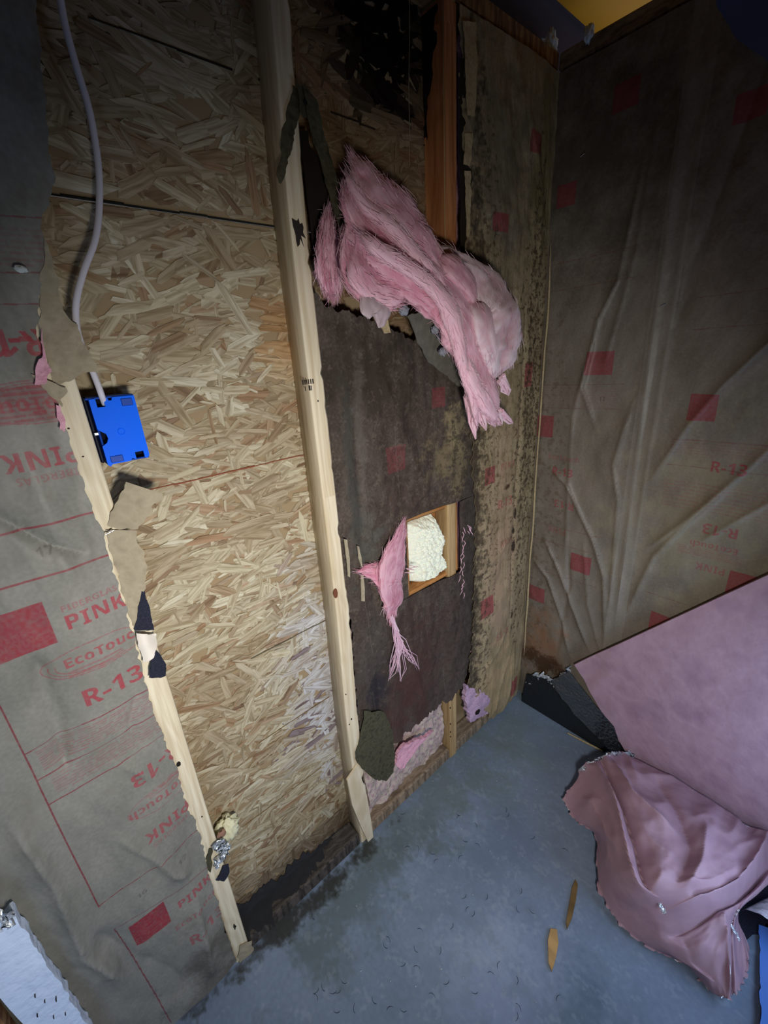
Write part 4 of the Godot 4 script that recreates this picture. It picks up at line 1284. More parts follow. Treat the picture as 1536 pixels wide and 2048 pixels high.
func ceiling_things() -> void:
	struct(box_obj("ceiling", Vector3(-2.46, 2.20, -0.035), Vector3(0.62, 2.24, 1.20), mat(c8(204, 140, 4), 0.6)), "yellow faced board lining the ceiling above the right wall")
	struct(box_obj("trim_1", Vector3(-2.46, 2.081, -0.135), Vector3(0.6, 2.3, -0.052), mat(c8(58, 48, 54), 0.9)), "dark purplish rim board above the left top plate")
	var t := thing("top_plate", "brown top plate board along the head of the left wall", "plate")
	var a := MB.new()
	a.box(Vector3(-2.4, 2.041, -0.058), Vector3(-0.001, 2.079, 0.002), 0.004, Transform3D.IDENTITY, Color.WHITE, 4.0)
	obj("body", a, M.stud_dark, t)
	t = thing("top_plate", "pale brown top plate board along the head of the right wall", "plate")
	var b := MB.new()
	b.box(Vector3(0.0, 2.041, 0.0), Vector3(0.089, 2.079, 1.02), 0.004, Transform3D.IDENTITY, Color.WHITE, 4.0)
	obj("body", b, M.plate_old, t)
	# foam dabs in the top corner
	var k := 0
	for s in [["white foam dab wedged in the upper room corner", W(1098, 100, 0.01), 0.032], ["small grey foam dab on the right top plate below the yellow board", W(1178, 68, 0.0), 0.018]]:
		var mb := MB.new()
		lump(mb, s[1], Vector3(s[2] * 0.6, s[2], s[2] * 0.6), 14, 0.45, k)
		tag(obj("foam_dab", mb, mat(c8(206, 214, 220), 0.6)), s[0], "foam")
		k += 1
	var tail := MB.new()
	tail.tube([W(1096, 110, 0.02), W(1101, 135, 0.02), W(1104, 158, 0.016)], [0.008, 0.005, 0.002], 7)
	tag(obj("foam_drip", tail, mat(c8(176, 180, 180), 0.6)), "pale foam drip below the white dab in the upper room corner", "foam")
	# blue plastic draped from the head of the right wall
	var bl := MB.new()
	patch(bl, W2([[1432, -20], [1445, 30], [1480, 90], [1545, 135]]), W2([[1640, -60], [1660, 0], [1680, 60], [1700, 160]]), 20, 20, func(p: Vector2) -> Vector3: return Vector3(-0.035 - 0.012 * nz(p.x * 14, p.y * 9), p.y, p.x), Vector3(-1, 0, 0), 0.0012, Rect2(0, 0, 1, 1), Vector4(0.003, 0, 0, 0), 4.0)
	tag(obj("blue_sheet", bl, mat(c8(76, 92, 136), 0.5)), "dark blue plastic sheet hanging at the top right of the right wall", "plastic")
	# cobweb thread
	var th := MB.new()
	var pts := []
	var rad := []
	for i in 20:
		var f := i / 19.0
		pts.append(L(815, -20).lerp(L(816, 332), f) + Vector3(0.001 * sin(f * 9), 0, 0.004))
		rad.append(0.0007)
	th.tube(pts, rad, 5)
	tag(obj("thread", th, mat(c8(150, 140, 120), 0.7)), "fine pale thread hanging down in front of the black stain", "thread")

func lump(mb: MB, c: Vector3, r: Vector3, n: int, wob: float, sd: int, col := Color.WHITE) -> void:
	var P := PackedVector3Array()
	var uv := PackedVector2Array()
	var kc := PackedColorArray()
	for j in n + 1:
		var th := PI * j / n
		for i in 2 * n + 1:
			var ph := TAU * (i % (2 * n)) / (2 * n)
			var d := Vector3(sin(th) * cos(ph), cos(th), sin(th) * sin(ph))
			var q := 1.0 + wob * nz(d.x * 5 + sd * 7, d.y * 5, d.z * 5) + wob * 0.4 * nz(d.x * 14 + sd, d.y * 14, d.z * 14)
			P.append(c + d * r * q)
			uv.append(Vector2(float(i) / n, float(j) / n))
			kc.append(col)
	mb.grid(P, 2 * n, n, uv, Vector3.ZERO, true, kc)

func ribbon(mb: MB, pts: Array, wid: float, dirn: Vector3, cr: float, sd: float) -> void:
	# a crumpled strip of foil along pts
	var P := PackedVector3Array()
	var uv := PackedVector2Array()
	var n := (pts.size() - 1) * 14
	for j in n + 1:
		var f := float(j) / n * (pts.size() - 1)
		var k := mini(int(f), pts.size() - 2)
		var p: Vector3 = pts[k].lerp(pts[k + 1], f - k)
		for i in 7:
			var u := i / 6.0 - 0.5
			P.append(p + dirn * wid * u * (1.0 + 0.5 * nz(f * 9, sd)) + Vector3(nz(f * 12, i * 1.7, sd), nz(f * 12, i * 1.7, sd + 9), nz(f * 12, i * 1.7, sd + 19)) * cr)
			uv.append(Vector2(u, f))
	mb.grid(P, 6, n, uv, Vector3(-0.4, 0.7, 0.5))

func cat(a: Vector3, b: Vector3, c: Vector3, d: Vector3, t: float) -> Vector3:
	return 0.5 * ((2.0 * b) + (c - a) * t + (2.0 * a - 5.0 * b + 4.0 * c - d) * t * t + (3.0 * b - a - 3.0 * c + d) * t * t * t)
func surf(G: Array, u: float, v: float) -> Vector3:
	var nr := G.size()
	var nc: int = G[0].size()
	var fv := v * (nr - 1)
	var j := mini(int(fv), nr - 2)
	var fu := u * (nc - 1)
	var i := mini(int(fu), nc - 2)
	var q := []
	for dj in range(-1, 3):
		var row: Array = G[clampi(j + dj, 0, nr - 1)]
		q.append(cat(row[clampi(i - 1, 0, nc - 1)], row[i], row[i + 1], row[clampi(i + 2, 0, nc - 1)], fu - i))
	return cat(q[0], q[1], q[2], q[3], fv - j)

func floor_things() -> void:
	# black board strip at the foot of the right wall
	var bs := MB.new()
	bs.slab([Vector2(0.035, 0.003), Vector2(0.37, 0.003), Vector2(0.43, 0.06), Vector2(0.205, 0.20), Vector2(0.12, 0.175), Vector2(0.05, 0.15)], func(p: Vector2) -> Vector3: return Vector3(-0.034 + 0.002 * nz(p.x * 30, p.y * 30), p.y, p.x), Vector3(-1, 0, 0), 0.008)
	var bo := thing("base_strip", "black shiny strip of board at the foot of the right wall by the corner", "board")
	obj("black_face", bs, mat(c8(34, 38, 42), 0.4, {"normal_enabled": true, "normal_texture": M.crumple, "normal_scale": 0.8, "uv1_triplanar": true, "uv1_scale": Vector3(5, 5, 5)}), bo)
	var fe := MB.new()
	ribbon(fe, [W(1052, 1362, 0.03), W(1080, 1352, 0.03), W(1110, 1366, 0.032), W(1140, 1338, 0.032)], 0.036, Vector3(0, 1, 0), 0.012, 1.0)
	obj("foil_edge", fe, M.foil, bo)
	var ts := MB.new()
	ts.tube([F(1135, 1466, 0.006), F(1170, 1484, 0.006), F(1205, 1502, 0.006)], [0.003, 0.004, 0.003], 6)
	tag(obj("paper_twist", ts, M.kraft_tan), "thin tan twist of paper on the floor along the black strip", "paper scrap")
	# pink foil-backed board leaning flat on the right wall
	var pb := thing("foil_backed_board", "large flat pink board standing against the right wall at the right edge", "board")
	var A := Vector2(0.234, 0.318)
	var B := Vector2(0.443, 0.052)
	var mb := MB.new()
	patch(mb, [A, Vector2(0.655, 0.837), Vector2(0.95, 1.19)], [B, Vector2(0.70, 0.045), Vector2(1.02, 0.045)], 60, 60, func(p: Vector2) -> Vector3: return Vector3(-0.04 - 0.004 * nz(p.x * 6, p.y * 6) - 0.02 * clampf((0.42 - p.x) / 0.2, 0, 1) * (0.5 + nz(p.x * 18 - p.y * 9, p.y * 5)), p.y, p.x), Vector3(-1, 0, 0), 0.010, Rect2(0, 0, 1, 1), Vector4.ZERO, 1.0)
	obj("pink_face", mb, M.pink_sheet, pb)
	var fs := MB.new()
	patch(fs, W2([[1112, 1352], [1165, 1420], [1215, 1468], [1240, 1498]]), W2([[1150, 1330], [1200, 1392], [1240, 1440], [1256, 1498]]), 10, 40, func(p: Vector2) -> Vector3: return Vector3(-0.046 - 0.004 * nz(p.x * 40, p.y * 40), p.y, p.x), Vector3(-1, 0, 0), 0.001, Rect2(0, 0, 1, 1), Vector4(0.004, 0.002, 0, 0), 1.0)
	obj("foil_edge", fs, M.foil_dark, pb)
	# crumpled torn part lying out on the floor
	var px := [
		[[1255, 1508, 0.05], [1238, 1506, 0.09], [1205, 1515, 0.12], [1165, 1538, 0.10], [1128, 1600, 0.035]],
		[[1330, 1532, 0.06], [1285, 1560, 0.14], [1250, 1590, 0.165], [1208, 1612, 0.13], [1150, 1640, 0.025]],
		[[1420, 1570, 0.07], [1370, 1630, 0.17], [1312, 1680, 0.19], [1238, 1700, 0.16], [1190, 1672, 0.05]],
		[[1490, 1610, 0.07], [1440, 1690, 0.16], [1360, 1745, 0.20], [1270, 1770, 0.17], [1196, 1768, 0.04]],
		[[1560, 1650, 0.07], [1500, 1740, 0.13], [1420, 1790, 0.165], [1320, 1825, 0.12], [1232, 1838, 0.02]],
		[[1570, 1740, 0.06], [1510, 1790, 0.10], [1440, 1835, 0.12], [1360, 1885, 0.08], [1290, 1890, 0.012]],
		[[1470, 1800, 0.03], [1475, 1830, 0.05], [1455, 1885, 0.085], [1405, 1940, 0.06], [1365, 1925, 0.008]],
		[[1500, 1900, 0.01], [1490, 1960, 0.03], [1460, 1995, 0.035], [1435, 1995, 0.012], [1405, 1965, 0.005]]]
	var G := []
	for r in px:
		var row := []
		for p in r:
			row.append(F(p[0], p[1], p[2]))
		G.append(row)
	var cs := thing("crumpled_sheet", "crumpled pink foil-backed sheet lying on the floor below the pink board", "sheet")
	var nu := 90
	var nv := 150
	var P := PackedVector3Array()
	var uv := PackedVector2Array()
	var RG := [[[Vector2(0.62, 0.04), Vector2(0.68, 0.2), Vector2(0.74, 0.36), Vector2(0.80, 0.54)], 0.028, 0.030], [[Vector2(0.52, 0.0), Vector2(0.60, 0.2), Vector2(0.66, 0.36), Vector2(0.70, 0.5)], 0.02, -0.034], [[Vector2(0.40, 0.02), Vector2(0.44, 0.15), Vector2(0.36, 0.3)], 0.03, 0.018], [[Vector2(0.15, 0.15), Vector2(0.35, 0.36), Vector2(0.55, 0.46)], 0.045, -0.026], [[Vector2(0.2, 0.34), Vector2(0.4, 0.44), Vector2(0.55, 0.5)], 0.03, 0.022], [[Vector2(0.05, 0.54), Vector2(0.35, 0.58), Vector2(0.78, 0.585)], 0.022, 0.026], [[Vector2(0.1, 0.625), Vector2(0.45, 0.655), Vector2(0.78, 0.66)], 0.028, -0.034], [[Vector2(0.48, 0.70), Vector2(0.52, 0.85), Vector2(0.52, 1.0)], 0.028, 0.022], [[Vector2(0.36, 0.68), Vector2(0.42, 0.83), Vector2(0.46, 1.0)], 0.02, -0.026], [[Vector2(0.85, 0.08), Vector2(0.82, 0.2), Vector2(0.92, 0.4)], 0.03, 0.014], [[Vector2(0.02, 0.35), Vector2(0.12, 0.5), Vector2(0.1, 0.7)], 0.03, -0.02], [[Vector2(0.7, 0.68), Vector2(0.75, 0.8), Vector2(0.68, 0.95)], 0.03, -0.012]]
	for j in nv + 1:
		for i in nu + 1:
			var u := float(i) / nu
			var v := float(j) / nv
			var p := surf(G, u, v)
			var edge := minf(1.0, (1.0 - u) * 5.0)
			p.y += ridges(Vector2(u, v), RG) + (0.010 * (1.0 - absf(nz(u * 7, v * 11)) * 3.0) + 0.004 * nz(u * 22, v * 34)) * edge
			if i == nu or j == 0 or j == nv:
				p += Vector3(nz(v * 60, u * 60), 0, nz(v * 60, u * 60, 4.0)) * 0.010
			p.y = maxf(p.y, 0.0085)
			p.x = minf(p.x, -0.060 - 0.004 * nz(v * 30.0, 2.0))
			P.append(p)
			uv.append(Vector2(u, v))
	var cb := MB.new()
	cb.grid(P, nu, nv, uv, Vector3.UP)
	obj("pink_face", cb, M.pink_sheet, cs)
	var P2 := PackedVector3Array()
	for k in P.size():
		P2.append(P[k] - cb.N[k] * 0.0018)
	var fb := MB.new()
	fb.grid(P2, nu, nv, uv, Vector3.DOWN)
	obj("foil_backing", fb, M.foil, cs)
	for e in [[[F(1160, 1540, 0.105), F(1195, 1518, 0.12), F(1225, 1507, 0.115), F(1255, 1506, 0.07), F(1275, 1512, 0.07)], 0.02, Vector3(0, 0.8, 0.3), 0.012], [[F(1325, 1530, 0.075), F(1350, 1542, 0.08), F(1380, 1552, 0.08), F(1420, 1570, 0.08), F(1455, 1592, 0.08)], 0.011, Vector3(0, 0.9, 0.2), 0.009], [[F(1375, 1915, 0.02), F(1350, 1915, 0.012), F(1352, 1900, 0.012)], 0.01, Vector3(0.5, 0.5, 0.2), 0.006], [[F(1448, 1822, 0.10), F(1462, 1850, 0.09), F(1480, 1880, 0.07)], 0.008, Vector3(0.6, 0.3, 0), 0.003], [[F(1316, 1796, 0.15), F(1322, 1812, 0.145), F(1330, 1826, 0.14)], 0.010, Vector3(0.7, 0.2, 0.2), 0.004]]:
		var fe2 := MB.new()
		ribbon(fe2, e[0], e[1], e[2], e[3], e[1] * 300)
		obj("foil_edge", fe2, M.foil, cs)
	# shiny foil curl and painted shade at the right edge
	var fc := MB.new()
	var P3 := PackedVector3Array()
	var uv3 := PackedVector2Array()
	var c0 := F(1530, 1858, 0.05)
	for j in 25:
		for i in 25:
			var a := -0.4 + 3.4 * i / 24.0
			var s := j / 24.0
			P3.append(c0 + Vector3(0.11 * s, 0.036 * sin(a) + 0.004 * nz(i * 0.6, j * 0.5), 0.045 * cos(a) + 0.05 * s) + Vector3(0, -0.006 * s, 0))
			uv3.append(Vector2(i / 24.0, s))
	fc.grid(P3, 24, 24, uv3, Vector3.UP)
	tag(obj("foil_curl", fc, M.foil), "bright silver curl of foil on the floor at the right edge", "foil")
	var bg := MB.new()  # dark sheet stands in for the shade under the curl
	patch(bg, [Vector2(-0.33, 0.70), Vector2(-0.33, 0.80), Vector2(-0.26, 0.86)], [Vector2(-0.02, 0.70), Vector2(-0.02, 0.80), Vector2(-0.02, 0.88)], 20, 20, func(p: Vector2) -> Vector3: return Vector3(p.x, 0.006 + 0.003 * nz(p.x * 20, p.y * 20), p.y), Vector3.UP, 0.002, Rect2(0, 0, 1, 1), Vector4(0.02, 0, 0, 0.02), 2.0)
	tag(obj("felt_or_shade_scrap", bg, M.navy), "dark sheet painting the shade under the silver foil curl", "felt scrap")
	# blue sheet in the bottom right corner, its colour painting a blurred glow
	var bp := MB.new()
	patch(bp, [Vector2(-0.56, 0.885), Vector2(-0.62, 0.93), Vector2(-0.66, 1.0)], [Vector2(-0.26, 0.835), Vector2(-0.22, 0.92), Vector2(-0.2, 1.0)], 30, 24, func(p: Vector2) -> Vector3: return Vector3(p.x, 0.012 + 0.018 * (0.5 + nz(p.x * 9, p.y * 9)) * clampf((p.y - 0.83) / 0.06, 0, 1), p.y), Vector3.UP, 0.0015, Rect2(0, 0, 1, 1), Vector4(0.003, 0, 0.003, 0), 4.0)
	tag(obj("blue_sheet", bp, mat(c8(96, 146, 232), 0.4)), "blue sheet painting a blurred blue glow on the floor at the lower right corner", "plastic")
	# wood slivers
	for s in [["short pale tan wood sliver on the concrete floor", [[1101, 1856], [1114, 1858], [1117, 1885], [1112, 1915], [1104, 1942], [1097, 1925], [1096, 1880]], c8(196, 158, 104)], ["long thin brown wood sliver on the floor nearer the corner", [[1151, 1758], [1156, 1768], [1152, 1800], [1144, 1835], [1134, 1858], [1132, 1845], [1138, 1810], [1144, 1775]], c8(130, 104, 66)]]:
		var q := MB.new()
		var pl := []
		for p in s[1]:
			var v := F(p[0], p[1], 0.006)
			pl.append(Vector2(v.x, v.z))
		q.slab(pl, func(p: Vector2) -> Vector3: return Vector3(p.x, 0.006 + 0.0015 * nz(p.x * 60, p.y * 60), p.y), Vector3.UP, 0.005)
		tag(obj("wood_sliver", q, textured(wood_tex(s[2], s[2] * 0.75, 41), 0.8)), s[0], "wood scrap")
	# hairs and specks nobody would count
	var hb := MB.new()
	for k in 60:
		var p := F(rng.randf_range(620, 1130), rng.randf_range(1560, 2030), 0.002)
		var a := rng.randf() * TAU
		var pts := []
		for m in 5:
			pts.append(p + Vector3(cos(a + m * 0.25), 0, sin(a + m * 0.25)) * 0.004 * m + Vector3(0, 0.001, 0))
		hb.tube(pts, [0.0003, 0.0005, 0.0005, 0.0004, 0.0002], 4)
	var hd := obj("hair_debris", hb, mat(c8(34, 40, 48), 0.9))
	hd.set_meta("kind", "stuff")
	tag(hd, "dark hairs and fibres scattered over the concrete floor", "debris")
	var sb := MB.new()
	for k in 46:
		var p := F(rng.randf_range(640, 1120), rng.randf_range(1450, 2030), 0.001)
		lump(sb, p + Vector3(0, 0.0008, 0), Vector3(0.0012, 0.0012, 0.0014) * rng.randf_range(0.5, 1.2), 4, 0.4, k)
	var sd := obj("dust_specks", sb, mat(c8(214, 220, 228), 0.7))
	sd.set_meta("kind", "stuff")
	tag(sd, "white specks of dust and foam on the concrete floor", "debris")

# ------------------------------------------------------------------ pulled-out fibreglass
func lobe(mb: MB, fib: Array, spine: Array, flat: float, ca: Color, cb: Color, sd: float, disp := 0.35, seg := 70, ring := 36) -> void:
	# spine: [px, py, half width in px, distance in front of the wall]
	var C := []
	var H := []
	for s in spine:
		var p := L(s[0], s[1], s[3])
		C.append(p)
		H.append(s[2] * 1.08 * (p - CAM).dot(-BAS.z) / FPX)
	var P := PackedVector3Array()
	var uv := PackedVector2Array()
	var kc := PackedColorArray()
	var n := C.size()
	for j in seg + 1:
		var f := float(j) / seg * (n - 1)
		var k := mini(int(f), n - 2)
		var t := f - k
		var p := cat(C[maxi(k - 1, 0)], C[k], C[k + 1], C[mini(k + 2, n - 1)], t)
		var pa := cat(C[maxi(k - 1, 0)], C[k], C[k + 1], C[mini(k + 2, n - 1)], minf(t + 0.05, 1.0)) - cat(C[maxi(k - 1, 0)], C[k], C[k + 1], C[mini(k + 2, n - 1)], maxf(t - 0.05, 0.0))
		var tan := pa.normalized()
		var hw: float = lerpf(H[k], H[k + 1], t * t * (3 - 2 * t))
		var out := Vector3(0.25, 0.1, 1).normalized()
		var side := tan.cross(out).normalized()
		var nrm := side.cross(tan).normalized()
		var sight := (p - CAM).normalized()
		hw /= maxf((side - sight * side.dot(sight)).length(), 0.55)
		var cap := sqrt(clampf(minf(j, seg - j) / 6.0 + 0.02, 0, 1))
		for i in ring + 1:
			var a := TAU * (i % ring) / ring
			var cs := cos(a)
			var sn := sin(a)
			# streaks run along the spine; clumps across it
			var st := nz(cs * 4.5 + sd * 13, sn * 4.5, f * 0.9 + sd) + 0.55 * nz(cs * 12 + sd * 3, sn * 12, f * 1.6)
			var cl := nz(p.x * 30 + cs * 1.6 + sd, p.y * 30, sn * 1.6)
			var fz := nz(p.x * 160 + cs * 9.0, p.y * 160, sn * 9.0 + sd) + 0.8 * nz(cs * 24.0 + sd * 5, sn * 24.0, f * 2.2)
			var r := 1.0 + disp * 0.55 * st + disp * 0.75 * cl + 0.07 * fz
			var q := p + (side * cs * hw + nrm * sn * hw * flat) * r * cap
			P.append(q)
			uv.append(Vector2(float(i) / ring, f))
			var m := clampf(0.55 + 0.8 * st + 0.6 * cl + 0.55 * fz, 0, 1)
			kc.append(ca.lerp(cb, m).srgb_to_linear())
			if rng.randf() < 0.45:
				fib.append([q, (q - p).normalized(), tan, ca.lerp(cb, m)])
	mb.grid(P, ring, seg, uv, Vector3.ZERO, true, kc)

func fibres(fib: Array, every: float, len0: float) -> MB:
	var mb := MB.new()
	for f in fib:
		if rng.randf() > every:
			continue
		var l := len0 * rng.randf_range(0.4, 1.5)
		var d: Vector3 = (f[2] * rng.randf_range(0.5, 1.4) * (1.0 if rng.randf() < 0.6 else -1.0) + f[1] * rng.randf_range(0.1, 0.6) + Vector3(rng.randfn(), rng.randfn(), rng.randfn()) * 0.3).normalized()
		var b: Vector3 = f[0] - f[1] * 0.002
		var bend := Vector3(rng.randfn(), rng.randfn() - 0.5, rng.randfn()) * l * 0.25
		var pts := [b, b + d * l * 0.35 + bend * 0.12, b + d * l * 0.7 + bend * 0.5, b + d * l + bend]
		var r := rng.randf_range(0.0002, 0.00045)
		mb.tube(pts, [r, r, r * 0.8, r * 0.3], 3, (f[3] as Color).lerp(c8(236, 206, 214), rng.randf() * 0.5).srgb_to_linear())
	return mb

func lying(fib: Array, every: float) -> MB:
	var mb := MB.new()
	for f in fib:
		if rng.randf() > every:
			continue
		var l := rng.randf_range(0.012, 0.045)
		var d: Vector3 = (f[2] + Vector3(rng.randfn(), rng.randfn(), rng.randfn()) * 0.16).normalized()
		var b: Vector3 = f[0] + f[1] * rng.randf_range(-0.001, 0.0012)
		var r := rng.randf_range(0.0003, 0.0008)
		var c: Color = f[3]
		c = c.lerp(c8(244, 214, 222), rng.randf() * 0.7) if rng.randf() < 0.6 else c.lerp(c8(186, 116, 136), rng.randf() * 0.5)
		mb.tube([b - d * l * 0.5, b - d * l * 0.1 + f[1] * 0.0012, b + d * l * 0.25 + f[1] * 0.001, b + d * l * 0.5], [r * 0.3, r, r, r * 0.3], 3, c.srgb_to_linear())
	return mb

func fibreglass() -> void:
	var pk := c8(200, 132, 150)
	var pl := c8(232, 186, 200)
	var wh := c8(230, 208, 214)
	var t := thing("fibreglass_tuft", "big tuft of pink fibreglass pulled out over the blackened paper in the middle bay", "insulation")
	var fib := []
	var s := 0.3646
	var q := func(a: Array) -> Array:
		var o := []
		for p in a:
			o.append([540.0 + p[0] * s, 280.0 + p[1] * s, p[2] * s, p[3]])
		return o
	var main := MB.new()
	lobe(main, fib, q.call([[440, 520, 40, 0.02], [500, 570, 80, 0.05], [640, 650, 105, 0.07], [780, 730, 108, 0.085], [910, 840, 105, 0.095], [1010, 970, 90, 0.10], [1070, 1120, 72, 0.10], [1135, 1280, 76, 0.10], [1195, 1420, 78, 0.095], [1240, 1540, 55, 0.085]]), 0.42, pk, pl, 1.0)
	lobe(main, fib, q.call([[450, 90, 18, 0.01], [520, 200, 62, 0.02], [600, 320, 88, 0.035], [700, 430, 92, 0.05], [810, 550, 72, 0.065], [900, 680, 55, 0.08], [980, 820, 45, 0.09], [1060, 960, 30, 0.10]]), 0.40, pk.lerp(pl, 0.3), pl, 2.0)
	lobe(main, fib, q.call([[430, 300, 20, 0.02], [470, 420, 50, 0.035], [470, 560, 70, 0.05], [480, 690, 80, 0.06], [540, 780, 85, 0.07], [650, 830, 70, 0.075], [740, 850, 35, 0.08]]), 0.45, pk, pl, 3.0)
	lobe(main, fib, q.call([[430, 250, 24, 0.03], [470, 390, 60, 0.042], [560, 510, 86, 0.052], [690, 640, 84, 0.066], [800, 720, 40, 0.075]]), 0.4, pk, pl, 14.0)
	lobe(main, fib, q.call([[420, 200, 20, 0.035], [520, 360, 26, 0.055], [640, 460, 30, 0.075], [760, 590, 28, 0.09], [880, 720, 26, 0.10], [960, 860, 20, 0.105]]), 0.7, pl, c8(236, 194, 206), 4.0, 0.2, 60, 18)
	lobe(main, fib, q.call([[500, 520, 14, 0.085], [600, 600, 30, 0.105], [740, 690, 34, 0.115], [880, 800, 34, 0.125], [980, 930, 34, 0.13], [1030, 1100, 28, 0.13], [1060, 1250, 22, 0.125], [1110, 1420, 20, 0.115], [1135, 1570, 14, 0.10]]), 0.7, pl, c8(238, 196, 208), 5.0, 0.22, 70, 18)
	lobe(main, fib, q.call([[1060, 1180, 18, 0.12], [1110, 1320, 34, 0.125], [1180, 1440, 40, 0.12], [1240, 1530, 26, 0.11]]), 0.6, pl, c8(240, 200, 212), 6.0, 0.25, 50, 18)
	obj("pink_layers", main, M.pink_fibre, t)
	var back := MB.new()
	var bf := []
	lobe(back, bf, q.call([[880, 610, 36, 0.05], [980, 690, 70, 0.055], [1080, 780, 92, 0.06], [1150, 890, 112, 0.065], [1185, 1000, 140, 0.07], [1200, 1110, 130, 0.07], [1210, 1210, 96, 0.07], [1225, 1310, 40, 0.07]]), 0.62, c8(206, 164, 172), wh, 7.0, 0.26)
	lobe(back, bf, q.call([[1090, 900, 30, 0.10], [1150, 990, 58, 0.115], [1190, 1100, 60, 0.115], [1215, 1230, 44, 0.105], [1225, 1310, 18, 0.09]]), 0.6, c8(210, 168, 178), c8(234, 212, 218), 8.0, 0.2, 50, 24)
	lobe(back, bf, q.call([[930, 640, 30, 0.085], [1010, 720, 48, 0.10], [1080, 800, 44, 0.105], [1120, 890, 26, 0.10]]), 0.6, c8(190, 132, 144), c8(222, 176, 186), 9.0, 0.3, 40, 20)
	obj("pale_back", back, M.pink_fibre, t).set_meta("label", "paler outer side of the fibreglass")
	var left := MB.new()
	lobe(left, fib, q.call([[322, 390, 8, 0.0], [318, 480, 34, 0.008], [322, 600, 56, 0.012], [326, 700, 58, 0.012], [335, 780, 44, 0.01], [345, 850, 22, 0.008]]), 0.4, pk, pl, 10.0, 0.25)
	obj("side_clump", left, M.pink_fibre, t)
	var veil := MB.new()
	var vf := []
	lobe(veil, vf, q.call([[500, 790, 36, 0.075], [560, 860, 84, 0.08], [600, 930, 66, 0.08], [605, 990, 30, 0.08], [595, 1030, 10, 0.078]]), 0.22, c8(168, 148, 152), c8(206, 186, 190), 11.0, 0.2, 40, 24)
	obj("grey_veil", veil, M.pink_fibre, t).set_meta("label", "dusty greyish veil of fibres")
	var fr := MB.new()
	# frayed tail ends
	for e in [[1110, 1440, 1128, 1640], [1150, 1480, 1185, 1592], [1190, 1500, 1240, 1572], [1230, 1490, 1272, 1562], [1260, 1480, 1332, 1552], [1270, 1300, 1310, 1400], [1090, 1400, 1130, 1560]]:
		var a := L(540 + e[0] * s, 280 + e[1] * s, 0.10)
		var b := L(540 + e[2] * s, 280 + e[3] * s, 0.09)
		for k in 7:
			var j := Vector3(rng.randfn(), rng.randfn(), rng.randfn()) * 0.006
			var m := a.lerp(b, 0.55) + Vector3(rng.randfn(), rng.randfn(), rng.randfn()) * 0.005
			fr.tube([a + j, m + j * 0.6, b + j * 0.15], [0.006, 0.0035, 0.0005], 5, pl.lerp(c8(240, 210, 218), rng.randf()).srgb_to_linear())
	obj("frayed_tail", fr, M.pink_fibre, t).set_meta("kind", "stuff")
	var fm := fibres(fib, 0.4, 0.013)
	obj("loose_fibres", fm, M.pink_fibre, t).set_meta("kind", "stuff")
	obj("lying_fibres", lying(fib, 0.6), M.pink_fibre, t).set_meta("kind", "stuff")
	obj("pale_fibres", lying(bf, 0.25), M.pink_fibre, t).set_meta("kind", "stuff")
	# foil-like grey bits caught under the tuft
	for k in 5:
		var p: Array = [[905, 1040], [940, 1075], [975, 1120], [950, 1160], [735, 935]][k]
		var gb := MB.new()
		lump(gb, L(540 + p[0] * s, 280 + p[1] * s, 0.075), Vector3(0.012, 0.009, 0.007), 10, 0.5, k)
		tag(obj("foam_crumb", gb, mat(c8(140, 142, 152), 0.8)), ["grey foam crumb under the big pink tuft, topmost of the four on the curved flap", "grey foam crumb under the big pink tuft, second from top on the curved flap", "grey foam crumb under the big pink tuft, third from top on the curved flap", "grey foam crumb under the big pink tuft, lowest on the curved flap", "grey foam crumb under the big pink tuft, beside the dusty grey veil"][k], "foam", "grey foam crumbs")
	# the piece left of the cut opening, with a torn strand below
	var h := thing("fibreglass_tuft", "small pink fibreglass tuft at the left edge of the cut opening, trailing a frayed strand", "insulation")
	var f2 := []
	var tm := MB.new()
	var q2 := func(a: Array) -> Array:
		var o := []
		for p in a:
			o.append([600.0 + p[0] * 0.3255, 860.0 + p[1] * 0.3255, p[2] * 0.3255, p[3]])
		return o
	lobe(tm, f2, q2.call([[640, 560, 10, 0.003], [615, 650, 30, 0.005], [582, 760, 58, 0.007], [562, 860, 84, 0.008], [562, 950, 84, 0.008], [578, 1040, 68, 0.007], [566, 1110, 34, 0.006], [566, 1180, 18, 0.006]]), 0.2, c8(186, 122, 142), c8(220, 172, 186), 21.0, 0.15)
	lobe(tm, f2, q2.call([[362, 868, 6, 0.006], [430, 866, 38, 0.008], [510, 880, 84, 0.010], [590, 890, 100, 0.012]]), 0.2, c8(190, 116, 138), c8(216, 158, 174), 22.0, 0.15, 40, 24)
	obj("pink_wad", tm, M.pink_fibre, h)
	var fs2 := MB.new()
	for k in 34:
		var j := func(x: float, y: float, r: float) -> Vector3:
			var v := L(600 + (x + rng.randfn() * r) * 0.3255, 860 + (y + rng.randfn() * r) * 0.3255, 0.010 + rng.randf() * 0.006)
			return v
		var ends: Array = [[545, 1535], [620, 1540], [730, 1468], [700, 1440], [600, 1490], [560, 1500]][k % 6]
		fs2.tube([j.call(568, 1150, 8), j.call(585, 1225, 8), j.call(612, 1300, 16), j.call((612 + ends[0] * 2) / 3.0, (1300 + ends[1] * 2) / 3.0, 14), j.call(ends[0], ends[1], 6)], [0.0014, 0.0016, 0.0014, 0.001, 0.0003], 4, c8(208, 164, 184).lerp(c8(226, 200, 212), rng.randf()).srgb_to_linear())
	for k in 10:
		var a := L(600 + rng.randf_range(640, 700) * 0.3255, 860 + rng.randf_range(830, 900) * 0.3255, 0.018)
		fs2.tube([a, a + Vector3(0.012, -0.003, 0.002), a + Vector3(0.022, -0.010, 0)], [0.0009, 0.0008, 0.0003], 4, pl.srgb_to_linear())
